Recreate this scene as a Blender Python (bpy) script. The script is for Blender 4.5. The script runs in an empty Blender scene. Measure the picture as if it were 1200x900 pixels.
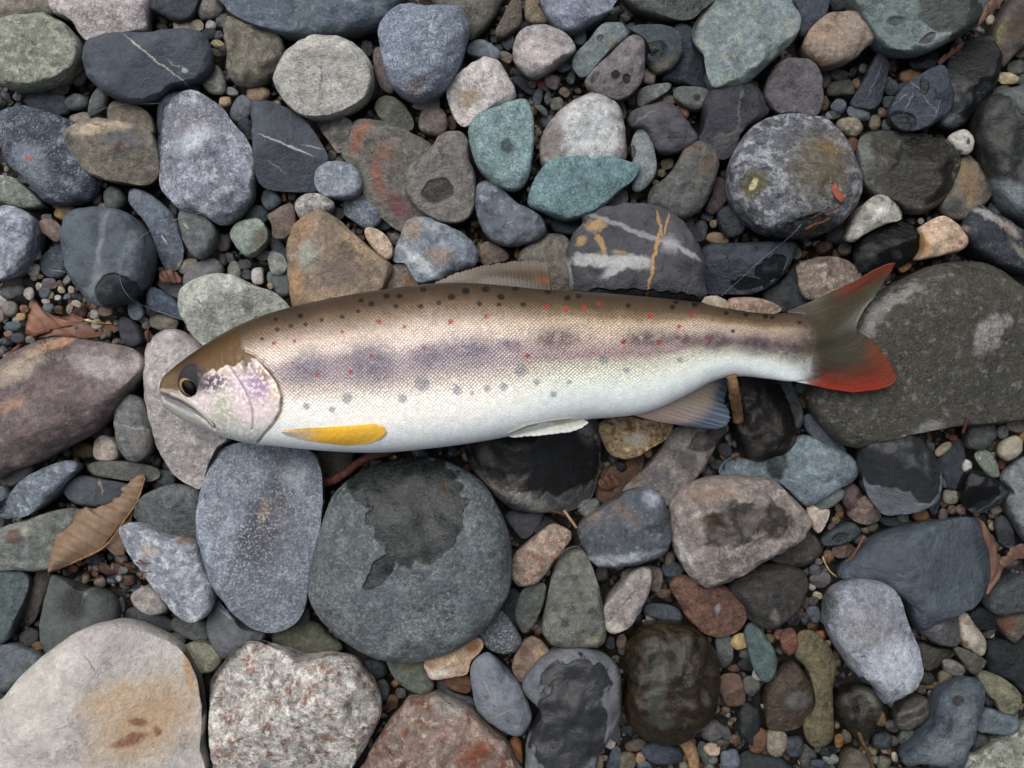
import bpy, math, random
import numpy as np
from mathutils import Vector

# ---------------------------------------------------------------- scale and camera
# Plan units are "u": 1 u = 0.33 mm, about one pixel of the photograph on the river bed.
U = 0.00033
CAMZ = 1250.0                     # camera height in u above the bed datum
scene = bpy.context.scene
COL = scene.collection

cam_d = bpy.data.cameras.new('camera')
cam = bpy.data.objects.new('camera', cam_d); COL.objects.link(cam)
cam.location = (0, 0, CAMZ * U); cam.rotation_euler = (0, 0, 0)
cam_d.sensor_width = 36.0
cam_d.lens = 36.0 * CAMZ / 1200.0
cam_d.clip_start = 0.01; cam_d.clip_end = 50
scene.camera = cam

# ---------------------------------------------------------------- daylight, overcast
SUN_EL, SUN_AZ = math.radians(62), math.radians(-30)      # azimuth clockwise from +Y
world = bpy.data.worlds.new('World'); scene.world = world; world.use_nodes = True
wt = world.node_tree; wt.nodes.clear()
sky = wt.nodes.new('ShaderNodeTexSky'); sky.sky_type = 'NISHITA'; sky.sun_disc = False
sky.sun_elevation = SUN_EL; sky.sun_rotation = SUN_AZ
sky.air_density = 1.0; sky.dust_density = 6.0; sky.ozone_density = 1.0
hs = wt.nodes.new('ShaderNodeHueSaturation'); hs.inputs['Saturation'].default_value = 0.42
bg = wt.nodes.new('ShaderNodeBackground'); bg.inputs['Strength'].default_value = 0.056
wo = wt.nodes.new('ShaderNodeOutputWorld')
wt.links.new(sky.outputs[0], hs.inputs['Color']); wt.links.new(hs.outputs[0], bg.inputs['Color'])
wt.links.new(bg.outputs[0], wo.inputs['Surface'])
sd = bpy.data.lights.new('sun', 'SUN'); sd.energy = 1.5; sd.angle = math.radians(50); sd.color = (1.0, 0.965, 0.92)
sun = bpy.data.objects.new('sun', sd); COL.objects.link(sun)
d = Vector((math.sin(SUN_AZ) * math.cos(SUN_EL), math.cos(SUN_AZ) * math.cos(SUN_EL), math.sin(SUN_EL)))
sun.rotation_euler = d.to_track_quat('Z', 'Y').to_euler(); sun.location = d * 3
vs = scene.view_settings
vs.view_transform = 'Standard'; vs.look = 'None'; vs.gamma = 1.0; vs.use_curve_mapping = False
vs.exposure = 0.74
scene.cycles.max_bounces = 6
scene.cycles.use_denoising = True

# ---------------------------------------------------------------- helpers
rng = random.Random(7)
def lin(h):
    h = h.lstrip('#'); o = []
    for i in (0, 2, 4):
        c = int(h[i:i+2], 16) / 255
        o.append(c / 12.92 if c <= 0.04045 else ((c + 0.055) / 1.055) ** 2.4)
    return np.array(o)
def at(u, v, z):                                  # photo position -> plan position (u) at height z
    k = (CAMZ - z) / CAMZ
    return (u - 600) * k, (450 - v) * k

_p = np.random.RandomState(3).permutation(256); _perm = np.concatenate([_p, _p, _p])
_gr = np.random.RandomState(5).normal(size=(256, 3)); _gr /= np.linalg.norm(_gr, axis=1)[:, None]
def perlin(P):
    i = np.floor(P).astype(int); f = P - i; i &= 255
    w = f * f * f * (f * (f * 6 - 15) + 10)
    out = 0
    for dx in (0, 1):
        for dy in (0, 1):
            for dz in (0, 1):
                h = _perm[_perm[_perm[i[:, 0] + dx] + i[:, 1] + dy] + i[:, 2] + dz]
                g = _gr[h]
                dd = g[:, 0] * (f[:, 0] - dx) + g[:, 1] * (f[:, 1] - dy) + g[:, 2] * (f[:, 2] - dz)
                ww = (w[:, 0] if dx else 1 - w[:, 0]) * (w[:, 1] if dy else 1 - w[:, 1]) * (w[:, 2] if dz else 1 - w[:, 2])
                out = out + dd * ww
    return out
def fbm(P, n=3):
    o = 0; a = 1.0
    for k in range(n):
        o = o + a * perlin(P * 2 ** k + 17.3 * k); a *= 0.5
    return o
def sstep(a, b, x):
    t = np.clip((x - a) / (b - a), 0, 1); return t * t * (3 - 2 * t)

def make_mesh(name, V, quads=None, tris=None, smooth=True):
    me = bpy.data.meshes.new(name)
    nq = 0 if quads is None else len(quads); ntri = 0 if tris is None else len(tris)
    loops = []
    if nq: loops.append(np.asarray(quads, dtype=np.int32).ravel())
    if ntri: loops.append(np.asarray(tris, dtype=np.int32).ravel())
    loops = np.concatenate(loops)
    st = np.concatenate([np.arange(nq) * 4, nq * 4 + np.arange(ntri) * 3]).astype(np.int32)
    me.vertices.add(len(V)); me.vertices.foreach_set('co', np.ascontiguousarray(V, dtype=np.float32).ravel())
    me.loops.add(len(loops)); me.loops.foreach_set('vertex_index', loops)
    me.polygons.add(nq + ntri); me.polygons.foreach_set('loop_start', st)
    me.update(calc_edges=True); me.validate()
    me.polygons.foreach_set('use_smooth', np.full(len(me.polygons), smooth, dtype=bool))
    return me
def add_obj(name, me, mat, parent=None, loc=(0, 0, 0)):
    o = bpy.data.objects.new(name, me); COL.objects.link(o)
    if me is not None and mat is not None: me.materials.append(mat)
    o.location = loc
    if parent: o.parent = parent
    return o
def tag(o, label, cat, group=None):
    o['label'] = label; o['category'] = cat
    if group: o['group'] = group
    return o
def set_col(me, name, rgb):
    a = me.color_attributes.new(name, 'FLOAT_COLOR', 'POINT')
    c = np.ones((len(rgb), 4), dtype=np.float32); c[:, :3] = rgb
    a.data.foreach_set('color', c.ravel())

class NT:
    def __init__(s, name):
        s.m = bpy.data.materials.new(name); s.m.use_nodes = True
        s.t = s.m.node_tree; s.t.nodes.clear()
        s.out = s.t.nodes.new('ShaderNodeOutputMaterial')
        s.b = s.t.nodes.new('ShaderNodeBsdfPrincipled')
        s.t.links.new(s.b.outputs[0], s.out.inputs[0])
    def put(s, sock, v):
        if isinstance(v, bpy.types.NodeSocket): s.t.links.new(v, sock)
        else: sock.default_value = v
    def math(s, op, a, b=None, c=None, clamp=False):
        n = s.t.nodes.new('ShaderNodeMath'); n.operation = op; n.use_clamp = clamp
        s.put(n.inputs[0], a)
        if b is not None: s.put(n.inputs[1], b)
        if c is not None: s.put(n.inputs[2], c)
        return n.outputs[0]
    def vec(s, op, a, b=None):
        n = s.t.nodes.new('ShaderNodeVectorMath'); n.operation = op
        s.put(n.inputs[0], a)
        if b is not None:
            if op == 'SCALE': s.put(n.inputs['Scale'], b)
            else: s.put(n.inputs[1], b)
        return n.outputs['Value'] if op in ('LENGTH', 'DOT_PRODUCT') else n.outputs[0]
    def noise(s, vec, scale, detail=3, rough=0.55, color=False):
        n = s.t.nodes.new('ShaderNodeTexNoise')
        s.put(n.inputs['Vector'], vec); n.inputs['Scale'].default_value = scale
        n.inputs['Detail'].default_value = detail; n.inputs['Roughness'].default_value = rough
        return n.outputs['Color' if color else 0]
    def remap(s, x, a, b, c=0.0, d=1.0, smooth=False):
        n = s.t.nodes.new('ShaderNodeMapRange'); n.clamp = True
        if smooth: n.interpolation_type = 'SMOOTHSTEP'
        s.put(n.inputs[0], x)
        for i, q in enumerate((a, b, c, d)): s.put(n.inputs[i + 1], q)
        return n.outputs[0]
    def mix(s, f, a, b, mode='MIX'):
        n = s.t.nodes.new('ShaderNodeMix'); n.data_type = 'RGBA'; n.blend_type = mode
        s.put(n.inputs[0], f); s.put(n.inputs[6], a); s.put(n.inputs[7], b)
        return n.outputs[2]
    def attr(s, name):
        n = s.t.nodes.new('ShaderNodeAttribute'); n.attribute_name = name; return n.outputs['Color']
    def objco(s):
        n = s.t.nodes.new('ShaderNodeTexCoord')
        return s.vec('MULTIPLY', n.outputs['Object'], (1 / U,) * 3)
    def bump(s, h, strength, dist):
        n = s.t.nodes.new('ShaderNodeBump'); s.put(n.inputs['Height'], h)
        s.put(n.inputs['Strength'], strength); n.inputs['Distance'].default_value = dist
        s.put(s.b.inputs['Normal'], n.outputs[0]); return n
def c4(c): return (float(c[0]), float(c[1]), float(c[2]), 1.0)

# blob: (x, y, rx, ry, angle, hex, softness, warp)  in photo positions
def blob_mask(g, P, W, b, ctr, ztop):
    x, y, rx, ry, an = b[:5]
    soft = b[6] if len(b) > 6 else 0.3
    warp = b[7] if len(b) > 7 else 6.0
    X, Y = at(x, y, ztop)
    q = g.vec('SUBTRACT', P, (X - ctr[0], Y - ctr[1], 0))
    q = g.vec('ADD', q, g.vec('SCALE', W, float(warp)))
    a = math.radians(-an); ca, sa = math.cos(a), math.sin(a)
    lx = g.vec('DOT_PRODUCT', q, (ca / rx, sa / rx, 0))
    ly = g.vec('DOT_PRODUCT', q, (-sa / ry, ca / ry, 0))
    r = g.math('SQRT', g.math('ADD', g.math('MULTIPLY', lx, lx), g.math('MULTIPLY', ly, ly)))
    return g.remap(r, 1 - soft, 1 + soft, 1.0, 0.0, True)

GAIN = 0.98
def slin(h):
    c = lin(h); l = c @ np.array([.2126, .7152, .0722]); return np.clip((l + (c - l) * 0.86) * 1.13 - 0.011, 0.008, 0.85)
def stone_mat(name, R, c1, c2=None, mot=(), sp=(), bl=(), wet=(), rough=0.68, damp=0.0, grain=1.0, ctr=(0, 0), ztop=0, seed=0, relief=1.0):
    g = NT(name); rs = random.Random(seed)
    P = g.objco()
    Pn = g.vec('ADD', P, (rs.uniform(-900, 900), rs.uniform(-900, 900), rs.uniform(-900, 900)))
    a = slin(c1); bcol = slin(c2) if c2 else a * np.array([0.70, 0.71, 0.73])
    W = g.vec('SCALE', g.vec('SUBTRACT', g.noise(Pn, 1 / 13.0, 4, 0.66, True), (0.5, 0.5, 0.5)), 2.6)
    Pw = g.vec('ADD', Pn, g.vec('SCALE', W, 5.0))
    n1 = g.noise(Pw, 1.0 / max(7, R * 0.6), 5, 0.62)
    col = g.mix(g.remap(n1, 0.36, 0.64), c4(a * 1.04), c4(bcol))
    if R > 14:                                        # cloudy light and dark mineral patches every stone has
        n = g.noise(g.vec('ADD', Pw, (71.0, 13.0, 5.0)), 1.0 / max(6, R * .24), 5, 0.7)
        col = g.mix(g.remap(n, .53, .61, 0, .55 * grain), col, c4(np.clip(a * 1.5, 0, .8)))
        n = g.noise(g.vec('ADD', Pw, (-31.0, 93.0, 5.0)), 1.0 / max(6, R * .3), 5, 0.7)
        col = g.mix(g.remap(n, .54, .61, 0, .6 * grain), col, c4(a * .52))
    for (hx, thr, size) in mot:                       # patches of another mineral
        n = g.noise(g.vec('ADD', Pw, (rs.uniform(-99, 99), rs.uniform(-99, 99), 0)), 1.0 / size, 5, 0.66)
        col = g.mix(g.remap(n, thr - 0.055, thr + 0.06, 0, 0.85), col, c4(slin(hx)))
    for b in bl:
        m = blob_mask(g, P, W, b, ctr, ztop)
        m = g.math('MULTIPLY', m, g.remap(n1, 0.3, 0.6, 1.0, 0.8))
        col = g.mix(m, col, c4(slin(b[5])))
    n2 = g.noise(Pn, 1 / 8.0, 6, 0.74)
    k = 0.42 * grain
    col = g.mix(1.0, col, g.remap(n2, 0.3, 0.7, 1 - k, 1 + k), 'MULTIPLY')
    n3 = g.noise(Pn, 1 / 1.5, 3, 0.6)
    col = g.mix(1.0, col, g.remap(n3, 0.3, 0.7, 1 - .22 * grain, 1 + .22 * grain), 'MULTIPLY')
    hgt = g.math('ADD', g.math('MULTIPLY', n2, 3.8), g.math('MULTIPLY', n3, 0.55))
    hgt = g.math('ADD', hgt, g.math('MULTIPLY', n1, min(9.0, R * 0.12)))
    if R > 30:                                        # hairline cracks
        v = g.t.nodes.new('ShaderNodeTexVoronoi'); v.feature = 'DISTANCE_TO_EDGE'
        g.put(v.inputs['Vector'], g.vec('ADD', Pn, g.vec('SCALE', W, 16.0))); v.inputs['Scale'].default_value = 1 / (R * .75)
        ln = g.remap(v.outputs['Distance'], 0.2 / (R * .75), 1.3 / (R * .75), 1.0, 0.0)
        ln = g.math('MULTIPLY', ln, g.remap(n1, 0.5, 0.62, 0.0, 1.0))
        col = g.mix(g.math('MULTIPLY', ln, 0.5 * grain), col, c4(a * .3))
        hgt = g.math('SUBTRACT', hgt, g.math('MULTIPLY', ln, 0.9))
    pit = g.remap(g.noise(g.vec('ADD', Pn, (55.0, 12.0, 3.0)), 1 / 3.2, 3, .6), .60, .70, 0.0, .55 * grain)
    col = g.mix(pit, col, c4(a * .4)); hgt = g.math('SUBTRACT', hgt, g.math('MULTIPLY', pit, 0.7))
    for (hx, thr, size) in sp:                        # fine crystals
        n = g.noise(g.vec('ADD', Pn, (rs.uniform(-99, 99), 31.0, 7.0)), 1.0 / (size * 0.8), 3, 0.68)
        m = g.math('MULTIPLY', g.remap(n, thr - 0.055, thr + 0.05, 0, 0.8), g.remap(n1, 0.32, 0.62, 1.0, 0.35))
        col = g.mix(m, col, c4(slin(hx)))
        hgt = g.math('ADD', hgt, g.math('MULTIPLY', m, 0.3))
    rr = g.remap(n2, 0.3, 0.7, rough - 0.08, rough + 0.12)
    spec = 0.36
    if damp:  # wet film darkening, plus the dimming painted in towards the right
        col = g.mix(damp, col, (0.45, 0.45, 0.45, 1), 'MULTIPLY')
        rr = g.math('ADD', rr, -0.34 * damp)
    if wet:
        w = None
        W = g.vec('SCALE', g.vec('SUBTRACT', g.noise(Pn, 1 / 16.0, 1.6, 0.5, True), (0.5, 0.5, 0.5)), 2.2)
        for b in wet:
            m = blob_mask(g, P, W, (b[0], b[1], b[2], b[3], b[4], None, b[5] if len(b) > 5 else 0.06, b[6] if len(b) > 6 else 8.0), ctr, ztop)
            w = m if w is None else g.math('MAXIMUM', w, m)
        col = g.mix(w, col, g.mix(1.0, col, (0.22, 0.22, 0.215, 1), 'MULTIPLY'))
        iw = g.math('SUBTRACT', 1.0, w)
        rr = g.math('ADD', g.math('MULTIPLY', rr, iw), g.math('MULTIPLY', w, 0.09))
        hgt = g.math('MULTIPLY', hgt, g.remap(w, 0, 1, 1.0, 0.4))
        spec = g.remap(w, 0, 1, 0.36, 0.27)
    g.put(g.b.inputs['Base Color'], col); g.put(g.b.inputs['Roughness'], rr)
    g.put(g.b.inputs['Specular IOR Level'], spec)
    g.bump(hgt, 0.9 * relief, 1.0 * U)
    return g.m

# ---------------------------------------------------------------- river stones
def catmull(pts, n):
    P = np.array(pts, float); m = len(P)
    seg = np.linalg.norm(np.roll(P, -1, 0) - P, axis=1)
    out = []; S = 12
    t = np.arange(S) / S
    for i in range(m):
        p0, p1, p2, p3 = P[i - 1], P[i], P[(i + 1) % m], P[(i + 2) % m]
        a = 0.5 * (2 * p1 + np.outer(t, p2 - p0) + np.outer(t**2, 2*p0 - 5*p1 + 4*p2 - p3) + np.outer(t**3, -p0 + 3*p1 - 3*p2 + p3))
        out.append(a)
    C = np.concatenate(out); C2 = np.vstack([C, C[:1]])
    L = np.concatenate([[0], np.cumsum(np.linalg.norm(np.diff(C2, axis=0), axis=1))])
    s = np.linspace(0, L[-1], n, endpoint=False)
    return np.stack([np.interp(s, L, C2[:, 0]), np.interp(s, L, C2[:, 1])], 1)
def centroid(P):
    x, y = P[:, 0], P[:, 1]; x2, y2 = np.roll(x, -1), np.roll(y, -1)
    cr = x * y2 - x2 * y; A = cr.sum() / 2
    return np.array([((x + x2) * cr).sum() / (6 * A), ((y + y2) * cr).sum() / (6 * A)]), abs(A)

HM_X0, HM_Y0, HM_W, HM_H = -800, -620, 1600, 1240      # height map of everything laid so far, 1 cell = 1 u
HM = np.full((HM_H, HM_W), -60.0)
def splat(V, rad=2):
    xi = np.round(V[:, 0] - HM_X0).astype(int); yi = np.round(V[:, 1] - HM_Y0).astype(int)
    ok = (xi >= rad) & (xi < HM_W - rad) & (yi >= rad) & (yi < HM_H - rad)
    xi, yi, z = xi[ok], yi[ok], V[ok, 2]
    for dx in range(-rad, rad + 1):
        for dy in range(-rad, rad + 1):
            np.maximum.at(HM, (yi + dy, xi + dx), z)
def ground_z(x, y):
    xi = min(HM_W - 1, max(0, int(round(x - HM_X0)))); yi = min(HM_H - 1, max(0, int(round(y - HM_Y0))))
    return HM[yi, xi]

def stone_geo(poly, z, ht, hb, n_exp=2.5, facets=0, rug=1.0, seed=0, tilt=(0, 0)):
    rs = np.random.RandomState(seed)
    Q = np.array([at(u, v, z) for u, v in poly])
    c, A = centroid(Q); R = math.sqrt(A / math.pi)
    per = 2 * math.pi * R
    N = int(np.clip(per / 3.4, 26, 190)); M = int(np.clip(R / 2.4, 6, 44)); MB = max(3, M // 4)
    O = catmull(Q, N) - c
    F = np.fft.fft(O[:, 0] + 1j * O[:, 1]) ; fr = np.abs(np.fft.fftfreq(N, 1.0 / N))
    rad = np.linalg.norm(O, axis=1); minr = np.percentile(rad, 12)
    rings = []
    th = np.concatenate([np.linspace(0.0, math.pi / 2, M + 1)[1:], np.linspace(math.pi / 2, math.pi, MB + 1)[1:-1]])
    for k, t in enumerate(th):
        s = abs(math.sin(t)); zz = max(0.0, 1 - s ** n_exp) ** (1 / n_exp) if t < math.pi / 2 - 1e-6 or t > math.pi / 2 + 1e-6 else 0.0
        w_ = np.fft.ifft(F * np.where(fr == 0, 1.0, s ** np.clip(fr, 0, 6)))       # outline detail dies away smoothly towards the crown
        zc = (ht if t <= math.pi / 2 else -hb) * zz
        rings.append(np.column_stack([w_.real, w_.imag, np.full(N, zc)]))
    c0_ = F[0] / N
    V = np.concatenate([[[c0_.real, c0_.imag, ht]], np.concatenate(rings), [[c0_.real, c0_.imag, -hb]]])
    nr = len(th)
    # relief
    sd = rs.uniform(0, 90, 3)
    top = np.clip(V[:, 2] / max(ht, 1e-3), 0, 1)
    edge = 0.30 + 0.70 * sstep(0.0, 0.5, top)
    dirn = V / np.array([R, R, max(ht, hb)]); dirn /= (np.linalg.norm(dirn, axis=1)[:, None] + 1e-6)
    lo = (fbm(V / (R * 0.8) + sd, 2) * 0.34 - np.abs(perlin(V / (R * 0.55) + sd + 31)) * 0.22) * ht * rug
    mid = fbm(V / max(9.0, R * 0.26) + sd + 9, 2) * min(3.4, R * 0.055) * rug
    V[:, 2] += (lo + mid) * top ** 0.5
    V[:, :2] += dirn[:, :2] * (mid * 0.9 * edge)[:, None]
    V[:, 2] += (V[:, 0] * tilt[0] + V[:, 1] * tilt[1]) * np.clip(top * 1.4, 0, 1)
    for f in range(facets):                                        # broken flat faces
        a = rs.uniform(0, 2 * math.pi); sl = rs.uniform(0.3, 1.1); off = rs.uniform(0.6, 0.92)
        pl = ht * off - sl * (V[:, 0] * math.cos(a) + V[:, 1] * math.sin(a) - rs.uniform(-0.1, 0.35) * R) * ht / R
        kk = ht * 0.035 + 0.15
        zt = V[:, 2]; h = np.clip(0.5 + 0.5 * (pl - zt) / kk, 0, 1)
        V[:, 2] = np.where(top > 0.02, pl * (1 - h) + zt * h - kk * h * (1 - h), zt)
    j = np.arange(N); jn = (j + 1) % N
    quads = []
    for k in range(nr - 1):
        a = 1 + k * N
        quads.append(np.column_stack([a + j, a + N + j, a + N + jn, a + jn]))
    tris = [np.column_stack([np.zeros(N, int), 1 + j, 1 + jn]),
            np.column_stack([np.full(N, len(V) - 1), 1 + (nr - 1) * N + jn, 1 + (nr - 1) * N + j])]
    # outward winding (polygon direction may vary)
    sgn = np.sum(O[:, 0] * np.roll(O[:, 1], -1) - np.roll(O[:, 0], -1) * O[:, 1])
    qs = np.concatenate(quads); ts = np.concatenate(tris)
    if sgn < 0: qs = qs[:, ::-1]; ts = ts[:, ::-1]
    return V, qs, ts, c, R, minr

BIG = []      # (desc, centre photo x, y, radius)
OUTL = []     # plan outlines of stones for gravel culling
LAYER = {0: -24, 1: -8, 2: 8, 3: 20}
def hexname(h):
    r, g_, b = [int(h[i:i+2], 16) for i in (0, 2, 4)]
    mx, mn = max(r, g_, b), min(r, g_, b); L = (mx + mn) / 2; s = mx - mn
    tone = 'black' if L < 48 else 'dark' if L < 84 else 'mid' if L < 120 else 'pale' if L < 150 else 'whitish'
    if s < 13: hue = 'grey'
    elif mx == r and b <= g_ and s > 48: hue = 'orange' if L > 88 else 'rust'
    elif mx == r: hue = 'purple' if b > g_ else ('tan' if L > 108 else 'brown')
    elif mx == g_: hue = 'olive' if b < r else 'green'
    else: hue = 'blue grey'
    if tone == 'black' and hue == 'grey': return 'black'
    return {'black': 'very dark', 'mid': 'medium'}.get(tone, tone) + ' ' + hue

def parse(s):
    return [tuple(float(q) for q in p.split(',')) for p in s.split()]
STONES = []
def C(desc, hx, poly, layer=2, **k):
    STONES.append((desc, hx, parse(poly), layer, k))
# ================================================================ cobbles: one traced outline each
DK, LT = '2b2e33', 'b9c0cc'
# -- upper left
C('olive grey oval conglomerate cobble', '83887b', '-12,35 0,27 25,20 50,18 75,27 91,45 96,60 90,78 75,90 50,100 25,103 0,100 -15,85 -20,60', 2, mot=[('a5a694', .56, 9), ('5f655f', .6, 7)])
C('brownish grey cobble behind the conglomerate', '77716a', '-8,22 -8,-12 55,-14 64,5 62,18 40,22 15,27', 1, mot=[('8e877c', .6, 14)])
C('pinkish white speckled granite cobble', 'a39c9d', '57,-15 172,-15 174,20 172,37 150,40 125,42 104,49 95,40 85,25 65,17 58,0', 1, sp=[('d2cdcc', .56, 3), ('6f6a70', .66, 3)], facets=1)
C('dark slate bean-shaped cobble with pale vein', '4b525b', '97,65 100,55 110,47 135,41 175,40 200,36 225,35 240,41 247,55 249,67 245,82 232,94 217,98 200,103 185,115 165,121 145,119 127,112 112,100 102,85', 2, c2='434a55', grain=.5, bl=[(180,68,46,1.1,38,'a7a59a',.4,4), (207,75,18,.7,24,'7f8588',.5,5), (214,80,3,2.5,0,'9aa0a5',.5,2)])
C('dark domed stone beside pinkish white granite', '3f454b', '172,-15 230,-15 229,12 220,24 205,26 190,18 174,8', 1)
C('navy grey cobble with pale scaly patches', '474e5b', '1,137 15,127 30,125 55,131 80,140 95,150 105,175 118,205 118,215 110,232 90,240 60,240 45,225 25,205 12,190 3,160', 1, mot=[('737d8b', .57, 16), ('33383f', .56, 12)], sp=[('b9c2cc', .62, 3)], bl=[(38,192,26,18,60,'6b7480',.5,8), (36,187,3.4,3,0,'a8504a',.3,1)])
C('brown grey blocky cobble with tan top', '716b62', '72,170 80,155 95,145 110,139 130,140 150,144 170,150 181,160 186,180 186,200 180,212 170,217 150,215 120,211 100,200 82,187', 2, bl=[(115,147,30,8,-8,'b09f86',.5,5), (140,160,22,12,10,'54565c',.6,6), (137,170,3,8,10,'5a3a2c',.4,2)], mot=[('8a8070', .6, 10)], facets=1)
C('small brown knob of rock behind blocky cobble', '6d645b', '126,133 130,122 138,119 155,122 172,130 180,142 180,160 150,162 130,150', 1)
C('lavender grey cobble with frosted white crust', '757a89', '184,140 186,122 197,111 212,107 230,107 243,114 260,125 270,140 287,160 298,180 300,200 296,230 285,248 270,261 258,264 240,254 215,248 195,229 187,212 186,180', 2, mot=[('aab1bd', .57, 14), ('565a68', .57, 16)], sp=[('c3cad4', .60, 3)], bl=[(222,143,24,20,0,'6d6a72',.5,6), (225,160,22,14,-30,'b4bcc8',.6,10)], facets=2)
C('olive brown pitted cobble with hollow top', '6d6a60', '265,27 264,43 268,64 266,80 271,93 279,101 291,103 307,100 320,87 332,71 334,56 328,43 313,35 293,29 281,25 271,20', 1, mot=[('807a66', .57, 9), ('4d4a42', .63, 6)], rug=1.5)
C('big blue grey stone beside granular cobble', '5f6c78', '258,-18 262,5 275,18 295,28 320,37 345,42 370,44 395,42 420,36 445,28 458,15 465,-18', 2, mot=[('4e5965', .55, 14), ('8a8678', .66, 7)])
C('oval pale granular cobble with curved crack', 'a5a5a1', '321,95 325,82 335,65 345,54 360,46 380,44 400,47 420,56 432,68 438,85 436,102 426,117 408,128 385,135 362,137 345,130 330,115', 3, c2='97968f', sp=[('6e6e6a', .63, 3), ('c6c6c2', .62, 3)], bl=[(374,88,1.2,22,8,'6f6e69',.5,6), (390,66,14,.9,5,'75746e',.5,6)])
C('flat dark slate cobble with short white vein', '4b515a', '296,122 303,119 315,119 332,125 350,136 365,150 377,168 385,186 378,205 372,222 350,225 320,223 307,218 300,200 297,160', 2, c2='454a52', grain=.45, n_exp=3.2, bl=[(335,169,29,1.3,20,'a9abaa',.4,3), (364,169,12,.9,8,'8f9294',.4,3), (322,193,12,.7,35,'7b7f84',.4,3)])
C('heart-shaped blue granite cobble', '717c8d', '443,37 447,25 460,11 475,7 505,9 535,8 545,15 551,32 547,48 542,67 535,85 520,105 500,114 485,118 470,112 459,102 452,85 447,60', 3, sp=[('b8c0cb', .58, 3.4), ('454d5c', .62, 4)], bl=[(497,45,1.2,28,22,'4f5663',.5,7), (473,55,1.0,20,-12,'57606d',.5,7), (485,100,12,6,-30,'7d706c',.6,6)], facets=1)
C('reddish sliver of stone against blue granite', '6b5f60', '437,63 443,54 451,62 455,85 462,108 450,107 441,92', 1)
C('white quartz cobble with tan stain', 'b7b2b0', '523,107 532,92 550,78 567,69 578,69 588,78 600,97 605,112 597,123 575,130 560,138 550,147 540,147 530,133', 2, mot=[('8d8887', .57, 9)], bl=[(548,112,12,9,0,'8f7a62',.6,8)], rug=1.4)
C('teal speckled round-cornered cobble', '6f8a8e', '549,155 553,142 565,132 583,126 600,119 615,118 624,130 626,155 624,185 620,207 612,220 602,224 590,222 575,213 562,200 553,180', 3, sp=[('a9bcbb', .56, 3), ('46595e', .62, 3)], wet=[(596,172,8,8,0,.45,3)])
C('grey cobble with wet dark thumbprint', '716e6a', '474,215 480,197 497,183 508,172 515,160 530,154 542,156 549,167 550,185 555,200 558,215 557,240 548,257 530,262 510,258 490,245 478,232', 2, sp=[('8e8a83', .62, 4)], wet=[(513,223,17,15,-10,.12,5)], facets=1)
C('grey cobble streaked with red', '6c6963', '400,182 408,165 412,148 422,140 445,143 465,150 490,160 507,172 520,200 520,250 490,272 470,272 450,258 436,245 425,225 418,205 405,190', 1, bl=[(420,158,8,18,25,'8a5a48',.6,8), (442,205,6,22,-10,'84594c',.6,8), (465,240,10,18,-40,'6d4a4a',.6,8), (452,178,10,12,0,'7a5c4e',.7,8)], mot=[('827d70', .6, 9)], facets=2)
C('rough grey wedge beside streaked cobble', '77756e', '372,147 378,138 400,136 413,143 410,158 403,175 395,179 385,165', 1, facets=2, mot=[('56554f', .58, 8)])
C('olive oval pebble under granular cobble', '5f605a', '439,125 445,116 457,113 472,121 484,140 484,150 475,153 457,150 444,137', 1, sp=[('7d7c6c', .62, 4)])
C('grey angular chip below heart-shaped granite', '6c6f76', '482,124 500,115 512,110 516,125 510,129 495,130', 1, facets=2)
C('lumpy brown pebble beside white quartz', '6c625c', '491,140 495,130 505,125 520,130 525,145 520,158 507,159 492,152', 1, mot=[('857468', .58, 6)])
C('pale blue-grey blocky pebble', '7d8793', '368,212 372,198 383,191 405,190 420,200 425,215 420,228 405,233 388,232 374,226', 2, mot=[('99a2ac', .58, 8)], facets=1)
C('olive stone touching heart-shaped blue granite', '5f5e57', '505,-15 588,-15 586,8 575,26 558,43 548,46 530,20 510,8', 1, mot=[('716c5c', .6, 9)])
C('blue grey angular shard above white quartz', '626d75', '548,62 552,49 568,47 586,60 584,70 570,70', 1, facets=2)
C('brown slanting stone beside pinkish pear-shaped cobble', '5e574e', '579,40 588,22 598,2 604,-8 611,0 612,15 611,28 600,38 588,45', 1)
C('smooth blue-grey wedge cobble', '626873', '556,240 558,220 565,213 578,214 595,228 605,238 620,245 635,255 640,268 635,279 615,287 598,290 585,287 573,280 563,265', 2, mot=[('868c97', .6, 12)], rough=.5, grain=.6)
# -- upper middle
C('pinkish white pear-shaped cobble', '969091', '601,57 607,40 620,32 637,30 652,35 665,42 675,55 672,63 660,69 647,80 632,89 620,90 610,82 602,72', 2, bl=[(630,62,20,14,-10,'bdb3b0',.7,8)], sp=[('c8c0be', .62, 3), ('5f5b60', .66, 3)])
C('lavender speckled stone above pinkish pear-shaped cobble', '7a8192', '635,-12 637,12 645,25 657,36 672,37 688,29 707,18 718,8 720,-12', 2, sp=[('a9b0bf', .6, 3)])
C('tan lump beside lavender speckled stone', '716757', '615,5 620,-4 628,2 637,15 644,25 635,29 620,27 615,20', 1, mot=[('8d8069', .58, 6)])
C('green grey long pebble with dark pits', '6b777a', '670,75 675,62 690,47 705,29 725,26 732,31 736,42 720,57 700,75 685,90 675,85', 2, wet=[(703,45,3,4,20,.5,2)], bl=[(715,50,5,5,0,'776a58',.5,3)])
C('grey triangular cobble with two dark pits', '757172', '685,97 692,85 712,67 732,47 745,41 754,47 756,60 755,85 750,100 740,110 725,117 710,114 692,107', 3, wet=[(722,88,5,5,0,.25,2), (735,92,4.5,5,0,.25,2), (697,90,4,8,30,.25,3)], sp=[('918b88', .64, 4)], facets=1)
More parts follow.
